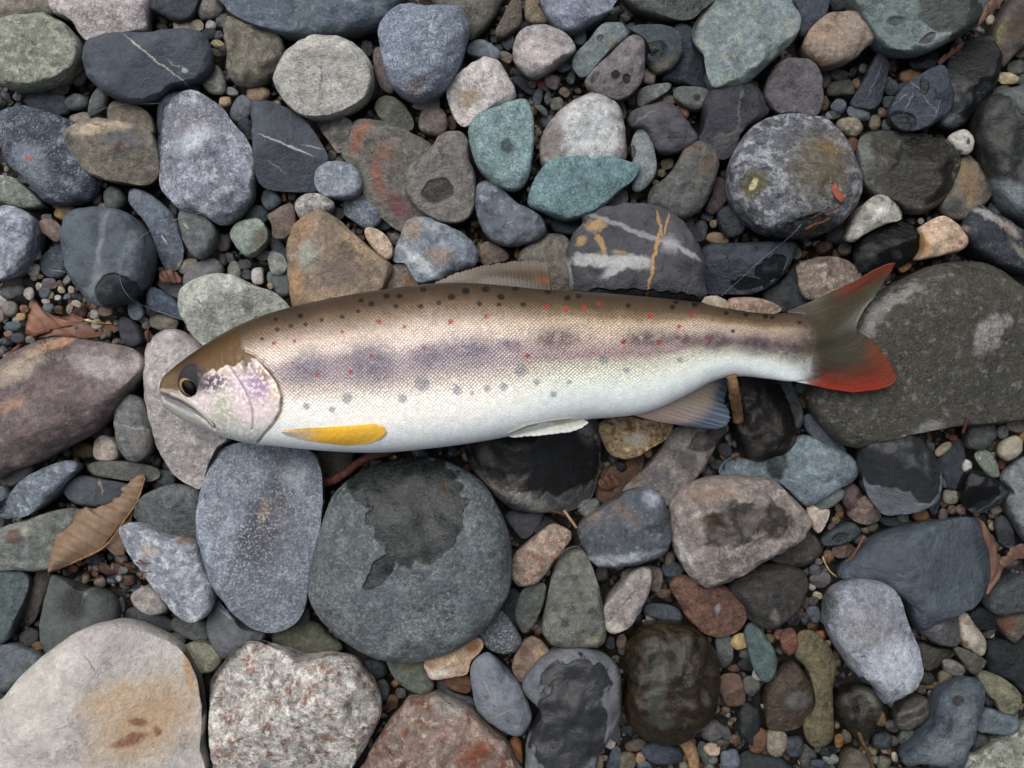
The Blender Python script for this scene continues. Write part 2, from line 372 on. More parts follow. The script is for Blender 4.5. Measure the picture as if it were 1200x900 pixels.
C('dark teal wet cobble', '454f56', '736,32 750,29 775,30 792,35 800,50 799,67 790,80 775,87 765,85 757,72 757,50', 1, wet=[(770,58,13,10,0,.1,5)], bl=[(775,77,18,5,-20,'6d6656',.6,5)])
C('dark slab tucked under big teal cobble', '39424b', '790,32 812,35 822,55 828,68 834,100 820,104 800,100 785,97 775,90', 0, sp=[('5c646d', .64, 4)])
C('grey green stone beside waisted teal cobble', '646969', '726,-14 740,8 760,17 785,23 808,23 822,13 840,-4 840,-16', 1)
C('big teal grey cobble with waist', '788789', '812,38 817,22 832,7 848,-8 870,-16 915,-14 930,8 937,28 932,45 918,60 900,76 885,90 870,100 850,102 837,104 832,98 827,80 824,62 814,50', 3, mot=[('8a8f84', .57, 16), ('66757c', .57, 12)], sp=[('5d686c', .64, 3)])
C('dark slate cobble with crossing veins', '4e505a', '824,122 832,107 847,97 862,94 877,96 890,107 897,122 900,135 885,145 868,157 860,178 848,188 835,181 818,165 822,155 825,140', 2, bl=[(867,125,1.4,28,6,'77777d',.6,6), (850,157,22,1.6,-14,'7d7872',.6,6), (847,168,20,9,-20,'676469',.7,6)], grain=.6, facets=1)
C('purple grey smooth cobble', '57565d', '735,140 742,130 760,124 777,120 790,125 800,135 812,152 818,162 812,170 795,179 775,180 765,172 755,153 740,150', 2, bl=[(753,137,18,1,-28,'7d7a78',.5,4)], grain=.5, rough=.5)
C('small green grey wedge pebble', '6f7573', '746,112 750,105 762,100 785,97 785,105 775,112 762,121 748,126', 1)
C('grey pebble with a round hole', '686c6d', '789,107 795,102 812,102 832,105 832,112 824,122 820,130 805,127 791,117', 1, bl=[(817,114,4,4.5,0,'26282b',.3,1)])
C('white crusted dome-shaped cobble', '8f8c8a', '632,175 637,155 650,137 667,122 685,112 700,109 715,115 725,125 730,140 732,162 731,190 690,205 640,200', 2, bl=[(693,152,36,40,8,'b2b6b9',.25,9), (647,165,10,22,20,'77706d',.6,8)], sp=[('7d8085', .68, 4)])
C('teal faceted wedge stone', '5f7e84', '618,235 622,222 630,205 645,188 675,182 708,184 735,190 750,197 742,212 728,222 715,236 700,246 680,255 660,258 640,250 622,243', 3, sp=[('92aaac', .58, 3), ('3f575f', .6, 4)], facets=3)
C('grey green blade-shaped pebble', '777f81', '739,175 742,160 750,150 760,155 766,175 770,195 767,207 760,217 750,225 741,222 742,200', 2, wet=[(741,178,4,9,0,.2,2)], facets=1)
C('grey cobble with rusty shoulder', '616462', '759,232 764,220 780,208 792,192 802,174 815,166 830,169 840,180 842,195 837,212 832,228 822,245 808,255 795,258 775,250 760,242', 2, bl=[(830,192,10,14,20,'5f4f47',.6,6), (810,175,16,6,-10,'736457',.6,5)], sp=[('7e7d76', .62, 4)])
C('reddish purple stone behind rusty shoulder cobble', '584b4d', '826,245 835,225 838,208 850,212 852,235 838,251 830,251', 1)
C('white veined charcoal cobble with orange cracks', '4f5057', '663,310 664,293 672,275 682,262 680,254 695,247 712,243 735,240 760,241 780,247 797,260 810,275 820,295 825,315 825,335 822,352 775,358 700,356 672,345 666,325', 2, grain=.5, c2='46474d',
  bl=[(702,305,40,7,2,'aeb0b2',.35,7), (667,318,3,20,-12,'a7a9ab',.4,3), (720,316,18,5,-35,'a3a6a9',.4,6), (745,308,18,8,10,'a9acae',.4,7), (745,270,62,3,22,'8d9195',.5,5), (785,287,10,9,0,'9a9da1',.5,7), (808,298,14,3,28,'9da0a4',.5,4),
      (766,305,2.0,45,12,'b08852',.3,4), (774,262,1.6,16,-8,'b08852',.3,3), (782,262,1.4,14,16,'a9824f',.3,3), (698,262,11,6,0,'a98a5e',.5,12), (703,285,4,14,-20,'ad8a58',.4,9), (681,282,7,5,-40,'a3845a',.4,6), (726,296,8,3,10,'9c835f',.5,5)], wet=[(755,350,75,10,3,.1,6)])
C('dark slate slab with half-wet patches', '4a525f', '820,300 823,290 835,286 862,285 900,284 925,283 933,288 931,300 924,312 915,325 900,337 880,345 850,345 825,342 822,320', 1, n_exp=3.2, grain=.5, wet=[(905,315,20,13,-35,.08,9), (880,332,22,7,0,.1,8)], bl=[(853,308,.8,18,-14,'2c3036',.5,4)], rough=.5)
C('dark grey stone behind the tail', '41464a', '893,345 915,328 935,308 948,330 952,350 935,366 905,366', 0)
C('pinkish brown sliver behind the adipose fin', '9c8678', '852,352 870,348 892,350 908,356 917,363 900,369 860,369', 1, mot=[('7d5d4a', .57, 8)])
C('navy grey oval pebble', '494d57', '840,253 845,244 855,241 867,252 873,267 867,276 855,279 846,270', 1)
C('grey wedge under teal faceted stone', '6d6c70', '705,246 722,226 733,220 736,238 725,248', 1)
# -- upper right
C('tan rounded block cobble', '8c7e72', '940,52 947,37 960,24 972,16 1000,15 1010,20 1017,35 1025,47 1010,60 1000,70 982,77 965,81 950,72 941,62', 2, bl=[(960,35,22,14,-30,'97806e',.7,8), (965,72,22,5,20,'6b4f3c',.6,6)], sp=[('6d6258', .64, 3)], facets=1)
C('dark blue stone beside tan rounded block', '4c5764', '920,-14 970,-14 968,17 960,30 947,38 938,46 934,30 930,14', 1, sp=[('707a85', .66, 3)])
C('dark stone wedged behind tan rounded block', '34393b', '968,-14 1006,-14 1007,8 995,14 975,14', 0)
C('big green grey boulder with wet olive patch', '6f7f7e', '1003,-14 1007,15 1017,32 1030,50 1042,59 1060,62 1085,60 1107,51 1130,41 1146,27 1152,12 1154,-14', 3, mot=[('5c6966', .6, 10)], bl=[(1098,42,17,8,-15,'86908f',.5,6)], wet=[(1120,15,44,24,15,.12,10), (1054,21,9,6,0,.4,4), (1092,42,10,4,-30,.3,3)], sp=[('4b5755', .66, 3)])
C('purple grey rounded cobble', '726d73', '894,110 897,98 905,80 918,71 935,70 950,73 958,83 962,100 962,125 955,137 935,138 912,135 898,122', 2, bl=[(930,82,20,8,-10,'5f5a5f',.6,6)], sp=[('918c92', .64, 4)])
C('large round mottled cobble with yellow spot', '5f626a', '852,215 855,190 865,168 880,150 900,138 925,131 950,134 970,142 985,158 997,180 1006,205 1007,228 1000,245 985,262 965,274 940,280 912,278 888,270 868,252 856,235', 3, mot=[('9aa0a6', .53, 12), ('34373e', .58, 10)], bl=[(965,195,36,44,20,'554e3c',.55,16), (975,170,14,10,40,'6e5a3a',.7,10), (885,214,12,15,20,'5a512f',.5,4), (884,215,3.5,6,15,'d6cf9a',.3,2)], sp=[('b0b5b8', .66, 4)], wet=[(950,265,45,12,-12,.25,8)], damp=.15)
C('narrow dark blue upright shard', '4c515f', '998,120 1010,97 1022,72 1030,60 1037,65 1042,77 1037,100 1032,120 1022,129 1010,127', 1, facets=2, bl=[(1025,95,.8,22,25,'7f8694',.5,4)], sp=[('737b8b', .64, 4)])
C('blue faceted stone with white hairline veins', '56606f', '1043,127 1050,112 1060,100 1080,86 1100,77 1107,82 1112,97 1116,110 1112,130 1100,142 1080,152 1060,154 1047,147 1042,137', 2, facets=2, bl=[(1068,117,.9,16,20,'9aa3ae',.4,5), (1085,112,.8,22,-30,'949ca8',.4,6), (1100,125,.8,14,25,'9aa3ae',.4,5), (1060,112,12,.8,-40,'949ca8',.4,5)], wet=[(1085,100,6,10,0,.2,5), (1062,140,16,12,20,.2,7)])
C('glossy black leaning cobble', '3b4046', '1102,90 1110,70 1122,55 1140,44 1158,42 1168,50 1173,70 1168,95 1158,115 1145,128 1132,143 1118,153 1105,150 1098,135 1098,110', 1, wet=[(1140,85,52,56,30,.1,6)], bl=[(1117,118,13,30,25,'6d747b',.2,6)], grain=.4, rough=.45)
C('brown purple stone beside glossy black leaning cobble', '5d5555', '1163,45 1168,25 1180,5 1190,-14 1222,-14 1222,40 1200,55 1185,68 1175,80 1170,70 1165,55', 1, bl=[(1173,42,7,20,20,'8a8262',.6,6), (1195,30,12,25,30,'4a3f36',.6,6)], damp=.3)
C('large dark wet boulder beside spotted white pebble', '59605f', '1141,150 1143,132 1152,118 1168,108 1190,103 1224,102 1230,268 1200,260 1183,249 1172,235 1160,215 1148,185 1142,165', 2, wet=[(1178,160,30,62,-25,.12,8)], damp=.25, bl=[(1183,228,16,22,-35,'79858a',.5,8)])
C('dark olive wet cobble with smeared patches', '4d4b43', '1005,190 1005,170 1010,158 1022,152 1045,153 1075,160 1100,163 1115,168 1122,178 1121,200 1113,222 1100,240 1080,251 1062,250 1045,238 1030,235 1012,220', 1, mot=[('6c6f70', .58, 14)], damp=.5, wet=[(1085,195,38,45,10,.12,10)], bl=[(1016,180,10,22,10,'757d78',.6,8)])
C('white pebble with black spots', 'b9b5ae', '1110,162 1120,154 1131,152 1140,162 1140,172 1135,181 1122,180 1117,172', 2, bl=[(1134,166,2.2,4,10,'222326',.3,1.5), (1125,177,5,2,0,'2a2b2d',.4,2)])
C('tan and grey stone under spotted pebble', '7c7669', '1120,190 1127,181 1137,185 1150,202 1161,222 1158,235 1145,248 1132,258 1112,256 1100,242 1112,220', 1, bl=[(1135,215,10,24,-15,'8c7350',.6,7), (1118,242,12,8,0,'454a4e',.5,5)])
C('lumpy white and black quartz stone', '9d9c94', '991,280 997,262 1005,247 1020,232 1032,228 1042,232 1055,245 1056,257 1040,262 1022,270 1010,277 1000,284', 2, mot=[('4d4e4b', .6, 9)], bl=[(1032,246,12,7,0,'c4c2bb',.6,5)], rug=1.6)
C('glossy black cobble above the tail', '33363a', '1000,292 1005,280 1025,266 1045,260 1060,260 1075,270 1079,285 1075,297 1060,310 1047,315 1025,318 1010,320 1002,310', 1, wet=[(1045,285,50,36,0,.1,6)], bl=[(1015,302,13,8,20,'676c6f',.3,6), (1052,298,7,5,30,'6d747a',.4,5)], facets=2)
C('cream quartz cobble with rust pits', 'b59c84', '1076,268 1090,258 1104,253 1115,258 1125,269 1133,280 1133,287 1125,294 1107,299 1089,303 1073,305 1079,293 1079,276', 2, sp=[('8a5d48', .7, 4)], bl=[(1083,285,6,16,-10,'9a7442',.6,4), (1126,284,3,3,0,'7d463c',.4,1)])
C('black and white banded elongated stone', '3d434e', '1127,265 1134,252 1142,243 1150,241 1160,248 1178,258 1200,273 1224,285 1224,324 1195,321 1178,316 1160,306 1142,291 1130,275', 2, bl=[(1165,256,32,4.5,34,'a9aaa8',.4,8), (1185,268,12,7,40,'b09f92',.5,6), (1131,268,6,6,0,'ab9488',.4,3), (1195,295,14,5,45,'93917f',.5,8)], mot=[('7d8078', .63, 6)], facets=1)
C('lumpy brown and white stone behind tail', '87786d', '933,312 944,305 964,301 985,303 1000,309 1010,321 1000,338 980,348 965,352 948,352 940,346 936,336 935,325', 1, mot=[('b3a79b', .57, 9), ('5c4a3e', .6, 7)], rug=2.0)
C('huge olive grey boulder under the tail', '4e4e47', '995,372 1015,350 1038,337 1060,325 1085,313 1115,307 1145,308 1170,318 1190,332 1208,348 1226,370 1230,478 1200,490 1180,495 1150,498 1120,500 1085,505 1060,510 1040,518 1010,525 985,520 965,503 950,482 945,462 955,435 975,405', 2, mot=[('40403a', .53, 16), ('7d7d78', .6, 12), ('4a4030', .58, 9)], sp=[('8e8e84', .63, 3), ('33332d', .6, 4)], bl=[(1160,392,15,22,25,'9a9a96',.35,10), (1182,375,6,8,0,'8d8d88',.5,6), (1050,350,32,7,-32,'90918c',.5,10), (1022,378,7,26,20,'8c8d8a',.5,9), (1095,505,18,10,-20,'85857f',.5,8)])
C('dark blue stone under banded stone', '2d3236', '1172,325 1190,318 1222,322 1222,348 1200,345', 0)
# -- left
C('frosted blue grey stone beside fine gravel', '7b8291', '-14,250 0,243 10,241 25,245 37,252 43,265 40,285 31,305 20,320 5,327 -14,325', 2, mot=[('a4acb8', .53, 11)], sp=[('c0c7d0', .64, 3)])
C('green and white mottled wedge stone', '70776f', '-8,208 13,207 27,217 40,228 50,238 47,243 20,244 8,239 -8,232', 1, mot=[('9a9d90', .57, 8), ('4d5656', .6, 6)])
C('large slate cobble with dark wet end', '545e68', '75,267 82,252 100,245 118,244 140,246 158,255 172,272 180,290 178,312 170,335 160,350 142,359 125,361 108,355 93,338 82,320 76,295', 2, grain=.5, bl=[(119,285,3,34,6,'737a80',.7,6), (150,300,6,28,15,'68737b',.7,6), (112,332,8,16,25,'737b7f',.7,6)], wet=[(135,344,25,21,15,.07,4)])
C('long blue grey finger-shaped cobble', '636e7b', '151,228 155,221 170,224 190,238 206,255 213,278 215,297 210,313 200,318 192,312 185,298 180,278 172,260 160,248 152,238', 1, bl=[(191,280,6,.8,62,'c0c4c4',.4,1), (208,308,7,6,0,'807d74',.6,4)], sp=[('7f8992', .66, 4)])
C('olive grey teardrop cobble', '5f6465', '210,258 212,248 225,245 240,252 251,265 254,278 248,292 238,303 228,302 218,287 212,270', 2, bl=[(218,265,4,1,55,'a39d85',.4,2)], sp=[('7c7f7c', .66, 4)])
C('pale pitted round cobble above fish head', 'a6aba3', '211,350 217,337 232,327 253,321 275,323 300,335 322,343 338,358 344,370 330,395 290,418 255,420 240,405 225,390 214,370', 2, c2='959a91', sp=[('5e635c', .67, 4)], bl=[(288,357,6,7,0,'6b6f69',.6,6), (235,355,8,1.2,35,'6b6f69',.5,5)])
C('pinkish grey speckled cobble under fish head', 'a59f9e', '172,425 174,405 183,393 197,386 215,388 235,400 255,415 285,440 290,480 275,512 258,525 246,545 236,572 225,570 205,555 190,530 178,490 173,455', 1, sp=[('7a6a62', .62, 3.2), ('c4bebc', .64, 3)])
C('big brown purple stone with orange corner', '6e6262', '-18,440 0,425 20,412 45,398 68,393 95,396 130,402 155,408 168,420 170,435 160,450 145,470 128,490 105,510 80,523 50,540 20,550 -18,556', 2, bl=[(45,402,30,6,-26,'a8805f',.6,8), (15,430,26,12,-30,'a39685',.7,8), (110,428,34,14,15,'a0979a',.7,12), (150,425,10,8,0,'9a9291',.7,6), (15,475,16,7,-20,'8d6f62',.6,6)], mot=[('5a4b4b', .55, 14)], sp=[('8d807e', .66, 4)])
C('mauve grey pebble above pitted cobble', '6d6c71', '215,327 222,315 237,305 250,302 260,310 261,320 250,323 230,330 217,338', 1, grain=.6)
C('dark blue flat pebble by pitted cobble', '4e5a68', '172,342 180,336 197,345 210,357 212,373 190,368 175,360', 1)
C('grey mauve pebble below red leaf scrap', '68656c', '183,332 197,328 215,331 216,342 210,350 195,343', 0)
C('black oval pebble at leaf tip', '3e424a', '140,375 147,371 160,380 167,397 162,406 150,406 142,395', 1, grain=.5)
C('teal drop-shaped pebble touching slate cobble', '68767c', '150,365 152,354 160,350 165,357 169,367 164,375 155,374', 1)
C('flat dark blue stone beside slate cobble', '4a525c', '47,307 60,292 75,284 78,300 79,322 62,327 50,320', 0, bl=[(70,318,12,.8,12,'8a8d8c',.4,2)])
C('pinkish brown wedge pebble', '7a6962', '43,265 50,257 62,257 73,267 72,280 65,284 55,276 45,272', 1, facets=1)
C('green grey pebble split by a ridge', '7f8c84', '270,273 276,262 288,257 303,256 312,267 313,280 304,292 292,301 283,297 273,283', 2, facets=1, bl=[(303,280,8,13,20,'6a675c',.4,4)])
C('dark teal pebble by brown square stone', '4f585f', '306,231 312,222 321,223 330,234 327,241 316,247 308,240', 1)
C('brown square-cornered pebble on edge', '71645c', '313,253 318,249 333,241 343,239 347,258 342,273 330,279 319,277 319,265', 2, facets=1)
C('white and black mottled oval pebble', '918e8b', '345,243 350,232 365,226 380,229 392,238 387,247 372,251 355,259 349,252', 2, mot=[('565452', .56, 8), ('bdb9b5', .6, 6)])
C('orange brown big triangular cobble', '8c7c6a', '337,290 342,270 355,255 370,248 382,248 398,258 411,270 426,283 443,298 459,311 455,330 440,350 400,375 355,372 343,358 340,330 338,310', 2, mot=[('6c5f57', .55, 12)], bl=[(352,268,14,18,30,'97785a',.7,8), (346,335,10,26,5,'9a7a58',.6,8), (420,285,30,8,42,'a08a6b',.6,6), (362,300,10,16,0,'8f958c',.7,6), (400,320,20,14,0,'6e625c',.7,12), (380,350,22,10,0,'a18970',.7,8)], sp=[('b0a08a', .68, 4)])
C('cream pebble with rust freckles', 'b7a28c', '427,270 432,266 445,270 455,279 460,290 459,302 451,304 440,295 430,281', 2, mot=[('8a5a44', .64, 4)])
C('blue and white cloudy cobble touching fish', '7f8995', '461,297 470,275 475,262 485,255 500,255 517,262 540,272 555,285 560,297 557,312 540,319 512,330 492,332 482,322 475,309 462,307', 2, mot=[('5d6672', .56, 14)], bl=[(490,305,26,6,40,'b6bcc2',.6,9), (482,268,10,14,30,'8d7d6d',.7,8), (515,300,16,8,0,'86786c',.8,9)], sp=[('b5bcc4', .68, 4)])
C('brown banded chip with white vein', '7d7368', '422,346 432,332 450,317 465,309 477,307 487,317 491,332 488,350 455,362 430,360', 1, bl=[(450,328,1.2,16,20,'c9c4ba',.3,2), (437,335,12,1.5,-40,'a7a59c',.5,3), (480,325,5,12,15,'6a5038',.5,4)], facets=2)
C('blue white speckled pebble', '5d6874', '402,247 405,232 420,226 435,225 442,240 447,257 440,266 430,270 415,260 404,252', 1, sp=[('9aa4ae', .58, 3)], facets=1)
C('dark brown triangular pebble behind dorsal fin', '6d5f57', '562,290 570,283 582,287 596,297 595,305 582,308 565,310', 1)
C('olive stone behind the dorsal fin tip', '68655e', '606,305 618,287 637,276 655,274 667,282 671,310 674,342 650,350 622,340', 1, mot=[('7d7768', .58, 8), ('4f4c45', .6, 8)])
# -- middle left, below the head
C('grey oval cobble with pale ring', '6a6b6c', '135,492 137,477 145,465 155,462 167,469 175,487 179,510 175,530 165,540 150,539 140,525 136,507', 2, bl=[(160,502,17,1.2,6,'8f8f8d',.5,5), (166,519,10,12,0,'77766f',.7,4)], sp=[('83837f', .66, 3)])
C('small rough white pebble', 'ab9f92', '109,525 112,515 122,510 135,516 139,530 136,539 120,540 110,535', 1, sp=[('7d7468', .66, 3)])
C('flat olive speckled pebble', '5c5e59', '102,547 112,541 137,540 170,544 185,550 186,560 170,565 140,562 112,557', 1, sp=[('3a3c38', .64, 3), ('86877e', .66, 3)])
C('dark slate oval with a curved chip', '4d535a', '75,575 82,562 97,557 117,561 150,567 162,573 155,585 135,589 112,593 87,589', 1, bl=[(117,570,1.4,9,-20,'8a7a66',.4,4)], grain=.4)
C('blue speckled spindle-shaped cobble', '69737f', '-6,598 10,580 27,562 50,549 75,540 87,540 93,546 85,557 70,572 50,592 30,605 8,608 -4,604', 2, mot=[('95a0ac', .58, 8)], sp=[('b3bcc6', .65, 3)])
C('green grey slab with dark red spot', '717672', '-14,620 0,618 20,612 45,604 68,597 92,596 105,605 95,640 75,660 50,668 25,667 -14,664', 1, bl=[(18,628,10,9,10,'5f4a44',.25,4), (43,648,8,9,0,'5c615e',.5,5), (30,622,8,5,0,'8a8b7c',.6,4)], sp=[('8d918c', .66, 4)])
C('smooth grey dome under heart-shaped stone', '606567', '157,607 160,592 175,577 192,569 212,567 232,575 237,590 236,615 234,635 200,632 175,622', 1, sp=[('767a7a', .64, 4)])
C('pale heart-shaped cobble with brown nick', '888e9a', '140,623 147,614 162,612 180,620 200,629 215,629 230,635 238,655 246,672 251,690 250,710 240,724 225,728 208,720 195,705 180,688 167,670 150,648', 2, mot=[('b6bbc4', .56, 10), ('747985', .58, 10)], bl=[(213,635,9,4,25,'7d6655',.5,4), (172,645,10,7,0,'a89f97',.7,7)], facets=1)
C('tall blue granite cobble below fish throat', '78818e', '232,610 234,585 240,560 250,540 262,524 285,518 315,518 345,522 365,530 375,548 378,580 376,610 370,650 362,690 356,715 345,732 325,741 305,740 285,728 265,705 248,675 238,645', 3, mot=[('5a616d', .57, 18)], sp=[('b4bdc8', .57, 3.5), ('4a505b', .64, 4)], bl=[(298,630,20,44,8,'4c4d55',.5,14), (322,600,12,60,5,'5c5a5e',.7,14), (305,600,5,14,15,'8d7c6c',.6,6), (340,560,14,14,0,'a3abb5',.7,10)], facets=1)
C('largest round dark boulder with wet crown', '5e666b', '362,690 365,660 375,620 388,585 405,565 430,548 455,540 480,536 510,536 540,548 565,565 582,590 595,620 600,650 597,690 585,715 565,740 540,758 510,770 475,775 440,770 410,755 388,738 370,715', 3, mot=[('454c50', .56, 22)], sp=[('8d9390', .59, 5), ('33383c', .59, 5), ('a3a598', .66, 7)], wet=[(490,598,52,62,8,.05,14), (440,560,36,26,-30,.1,10), (447,668,10,28,40,.1,5)], bl=[(490,655,4,4,0,'8e8c78',.4,3), (518,573,5,8,-20,'6f5a38',.4,2)])
C('brown stone half hidden under belly', '4f4942', '370,542 378,526 412,526 412,547 395,562 378,564', 0)
C('small grey stone under brown purple boulder', '5c5e60', '1,560 15,550 32,543 40,546 37,555 15,569 5,566', 1)
# -- lower left
C('huge cream boulder with orange stain', 'b3afa9', '-24,840 0,822 15,807 32,787 50,770 75,750 100,736 120,730 140,728 160,732 180,740 198,750 212,762 223,778 230,795 234,818 236,845 234,875 230,920 100,945 -24,930', 3, c2='a39f9c', bl=[(165,850,55,40,-35,'ad906f',.7,20), (128,820,28,14,-20,'b59c80',.7,14), (150,870,16,6,-15,'7d5540',.5,8), (156,850,9,3.5,10,'80583f',.5,5), (178,864,3,6,0,'80583f',.5,4), (210,800,4,26,-10,'b08d66',.6,5), (104,777,12,1,55,'7d5d4a',.5,4), (120,755,40,16,0,'a39da0',.8,14), (218,790,6,24,-12,'948c8b',.6,5)], sp=[('8c8782', .7, 3)], grain=.55)
C('dark teal stone beside brown upright stone', '515d5e', '-14,668 20,668 33,674 34,690 27,710 17,733 10,750 -14,754', 1, sp=[('6e7977', .66, 4)])
C('narrow dark brown upright stone', '4d4744', '23,722 32,700 42,672 50,667 61,672 55,695 44,722 33,732', 0)
C('dark green grey stone with wet round patch', '505655', '48,735 52,712 58,685 62,673 75,678 95,688 120,692 137,702 140,725 130,745 100,760 70,775 55,765', 1, wet=[(82,710,17,20,10,.45,4)], grain=.5, bl=[(100,692,2,14,20,'77766c',.6,4)])
C('grey blue stone by the cream boulder', '585f65', '-14,758 0,755 15,754 32,760 51,769 40,785 22,800 8,810 -14,805', 1, sp=[('858c93', .66, 3)])
C('pale grey egg-shaped pebble', '8f8a85', '154,700 160,691 172,687 185,694 196,710 192,718 175,720 160,711', 2, sp=[('736e69', .66, 3)])
C('dark speckled stone under egg-shaped pebble', '474c4f', '143,725 147,715 160,711 180,718 200,725 203,738 195,742 175,738 155,732', 0, sp=[('6d7274', .64, 3)])
C('dark grey wedge under heart-shaped stone', '535959', '200,730 207,722 225,726 242,728 247,745 237,752 220,748 205,740', 0)
C('dark grey stone under tall granite', '5e6167', '243,730 246,715 255,704 268,718 285,735 305,738 312,745 295,758 278,765 264,772 252,762 245,745', 1, grain=.6, bl=[(262,722,12,1,30,'85878a',.5,3)])
C('olive yellow granular pebble', '6f7161', '214,762 220,754 237,752 255,760 261,772 252,785 240,789 227,787 224,775', 1, mot=[('8a8a74', .58, 6)])
C('white and rust mottled angular boulder', 'aaa6a1', '246,815 248,795 262,775 280,758 297,752 315,757 335,763 350,772 365,772 380,767 400,768 418,774 428,788 440,803 447,822 446,838 438,858 426,880 412,897 395,920 262,920 250,895 246,860', 3, mot=[('7d4f3a', .57, 15), ('55534f', .58, 10), ('c9c7c0', .57, 10)], sp=[('4a4744', .64, 4)], rug=1.7, facets=2, grain=1.35)
C('reddish brown rough boulder beside rusty white boulder', '87746b', '428,920 430,888 442,865 455,845 468,832 477,818 492,816 512,812 525,820 545,828 565,842 578,857 592,866 603,888 605,920', 2, mot=[('6b4432', .57, 16), ('a59a92', .6, 9)], bl=[(525,832,18,8,20,'8e8a84',.6,8), (555,885,20,10,-30,'6b3a20',.6,9)], sp=[('4a3c36', .66, 4)], rug=1.5)
C('olive stone under white rusty boulder', '56584c', '318,745 335,735 355,726 372,730 388,745 402,757 392,766 350,765 325,757', 0, mot=[('6e6c54', .6, 8)])
C('dark green triangular stone with tan blush', '586159', '452,770 475,768 500,770 502,785 509,800 505,811 490,812 472,803 460,790', 1, bl=[(475,780,14,7,30,'6f6a50',.7,6)])
C('orange and white shell-like quartz chip', 'b59a7e', '496,773 507,767 530,761 550,752 560,747 567,755 562,765 552,775 548,789 535,793 507,796 500,788', 2, bl=[(553,760,8,7,-30,'8f6236',.5,4), (515,790,16,5,-10,'cfc8be',.5,4)], facets=2)
C('dark slate stone under quartz chip', '4c4f54', '510,802 517,794 530,810 555,818 558,828 535,824 520,818', 0)
C('blue grey tongue-shaped cobble', '707782', '551,785 557,772 570,764 582,772 592,785 602,794 612,806 622,832 622,845 613,860 602,862 580,850 560,833 554,810', 2, grain=.5, bl=[(575,815,1,20,-30,'878078',.5,5), (590,835,14,1,-30,'8a8278',.5,4)])
C('dark stone with frosted white end', '52575e', '561,743 570,727 583,714 595,722 606,738 612,752 603,763 588,765 570,758', 1, sp=[('b5bac0', .58, 3)])
C('tan brown leaf-shaped pebble', '766657', '600,778 607,760 620,746 630,748 644,762 640,778 625,795 612,800 602,790', 1, bl=[(615,765,5,10,15,'5c463c',.5,4), (632,768,6,8,0,'8a7358',.6,4)])
# -- lower middle
C('olive grey pear-shaped cobble', '646761', '635,735 640,705 647,675 655,653 667,643 678,641 688,650 697,672 705,700 709,730 710,748 698,758 675,757 652,757 640,748', 2, bl=[(662,729,5,6,0,'35383a',.4,2), (695,750,8,4,0,'857a60',.6,4)], sp=[('7d7a68', .62, 4), ('4a4d48', .62, 4)])
C('dark olive stone next to pear-shaped cobble', '4e524f', '603,718 610,695 620,687 637,683 640,695 630,725 617,742 609,737', 1)
C('pale grey flaky shard', '908986', '704,722 712,703 727,687 738,672 752,664 763,668 762,690 752,712 742,730 728,740 717,743 708,735', 2, facets=2, bl=[(735,700,1.5,26,35,'66625f',.5,6), (718,735,12,5,15,'b5b0ab',.6,3)], mot=[('766c66', .58, 9)])
C('rusty brown pitted cobble', '6d5146', '784,686 792,675 807,674 825,682 847,685 862,695 873,710 875,725 865,740 845,746 825,742 807,727 795,707', 1, mot=[('86604c', .57, 7), ('4b3a35', .6, 7)], bl=[(842,715,3,6,0,'8d8c94',.5,2)], rug=1.4, sp=[('a08878', .69, 4)])
C('dark grey triangular cobble with white nick', '4d4c4a', '853,687 873,668 895,661 920,661 940,668 946,681 943,697 933,712 920,727 903,737 892,735 876,724 871,709', 1, bl=[(908,722,5,9,-20,'8a8785',.5,6), (908,698,4,3,0,'2a2a2a',.4,1)], sp=[('7f7d79', .68, 3)], facets=1)
C('wet black cobble with grey rim', '666a71', '611,802 620,785 635,770 655,760 675,756 700,762 718,773 726,788 728,815 725,845 715,862 702,880 690,910 622,910 616,885 618,865 628,845 636,828 620,815', 2, wet=[(668,852,42,62,12,.06,14), (690,790,30,16,20,.08,12), (650,790,22,8,-40,.1,10)], grain=.5, n_exp=3.0)
C('olive brown glossy round cobble', '665a3f', '732,770 740,747 755,732 780,728 805,731 822,742 835,757 842,780 842,805 835,832 820,852 800,867 775,869 752,860 736,847 731,825 735,800', 2, mot=[('6d4f2c', .58, 14), ('3f3c2c', .56, 12)], wet=[(788,800,80,90,0,.1,4)], bl=[(770,800,9,45,5,'8c8f84',.4,7), (775,845,14,10,0,'85887e',.4,6), (825,815,4,12,-15,'8c8f86',.4,4), (797,765,4,16,8,'7d7f7c',.3,3)], rug=1.2)
C('teal leaning pebble beside yellow pebble', '586b6c', '872,742 878,730 887,732 898,746 907,761 911,775 908,790 900,800 890,795 880,778 876,760', 1)
C('dark boulder under the fish belly', '47494b', '545,528 548,515 580,495 640,485 690,488 702,495 704,515 702,550 695,580 680,595 655,600 630,600 605,598 585,585 567,567 553,550', 1, wet=[(630,535,85,44,8,.1,12)], bl=[(600,575,40,10,28,'7d7b76',.6,8), (690,512,9,12,-20,'8a8a88',.5,6), (570,530,6,14,-30,'6a6c70',.5,5)], rough=.5)
C('small dark stone under the dark belly boulder', '4d5057', '592,605 600,598 618,600 637,597 634,612 625,625 615,632 605,625', 0, grain=.5)
C('cream quartz stone with rust crystals', 'b59d76', '702,496 730,487 755,491 785,496 789,501 780,515 762,525 747,535 732,538 717,534 707,520', 1, mot=[('7a4a2c', .545, 9), ('4a3426', .61, 7)], bl=[(745,515,12,8,0,'b3aea0',.6,7)])
C('dark brown earthy stone below quartz', '5c4638', '697,575 703,555 715,545 735,540 755,533 748,560 732,577 715,588 700,590', 0)
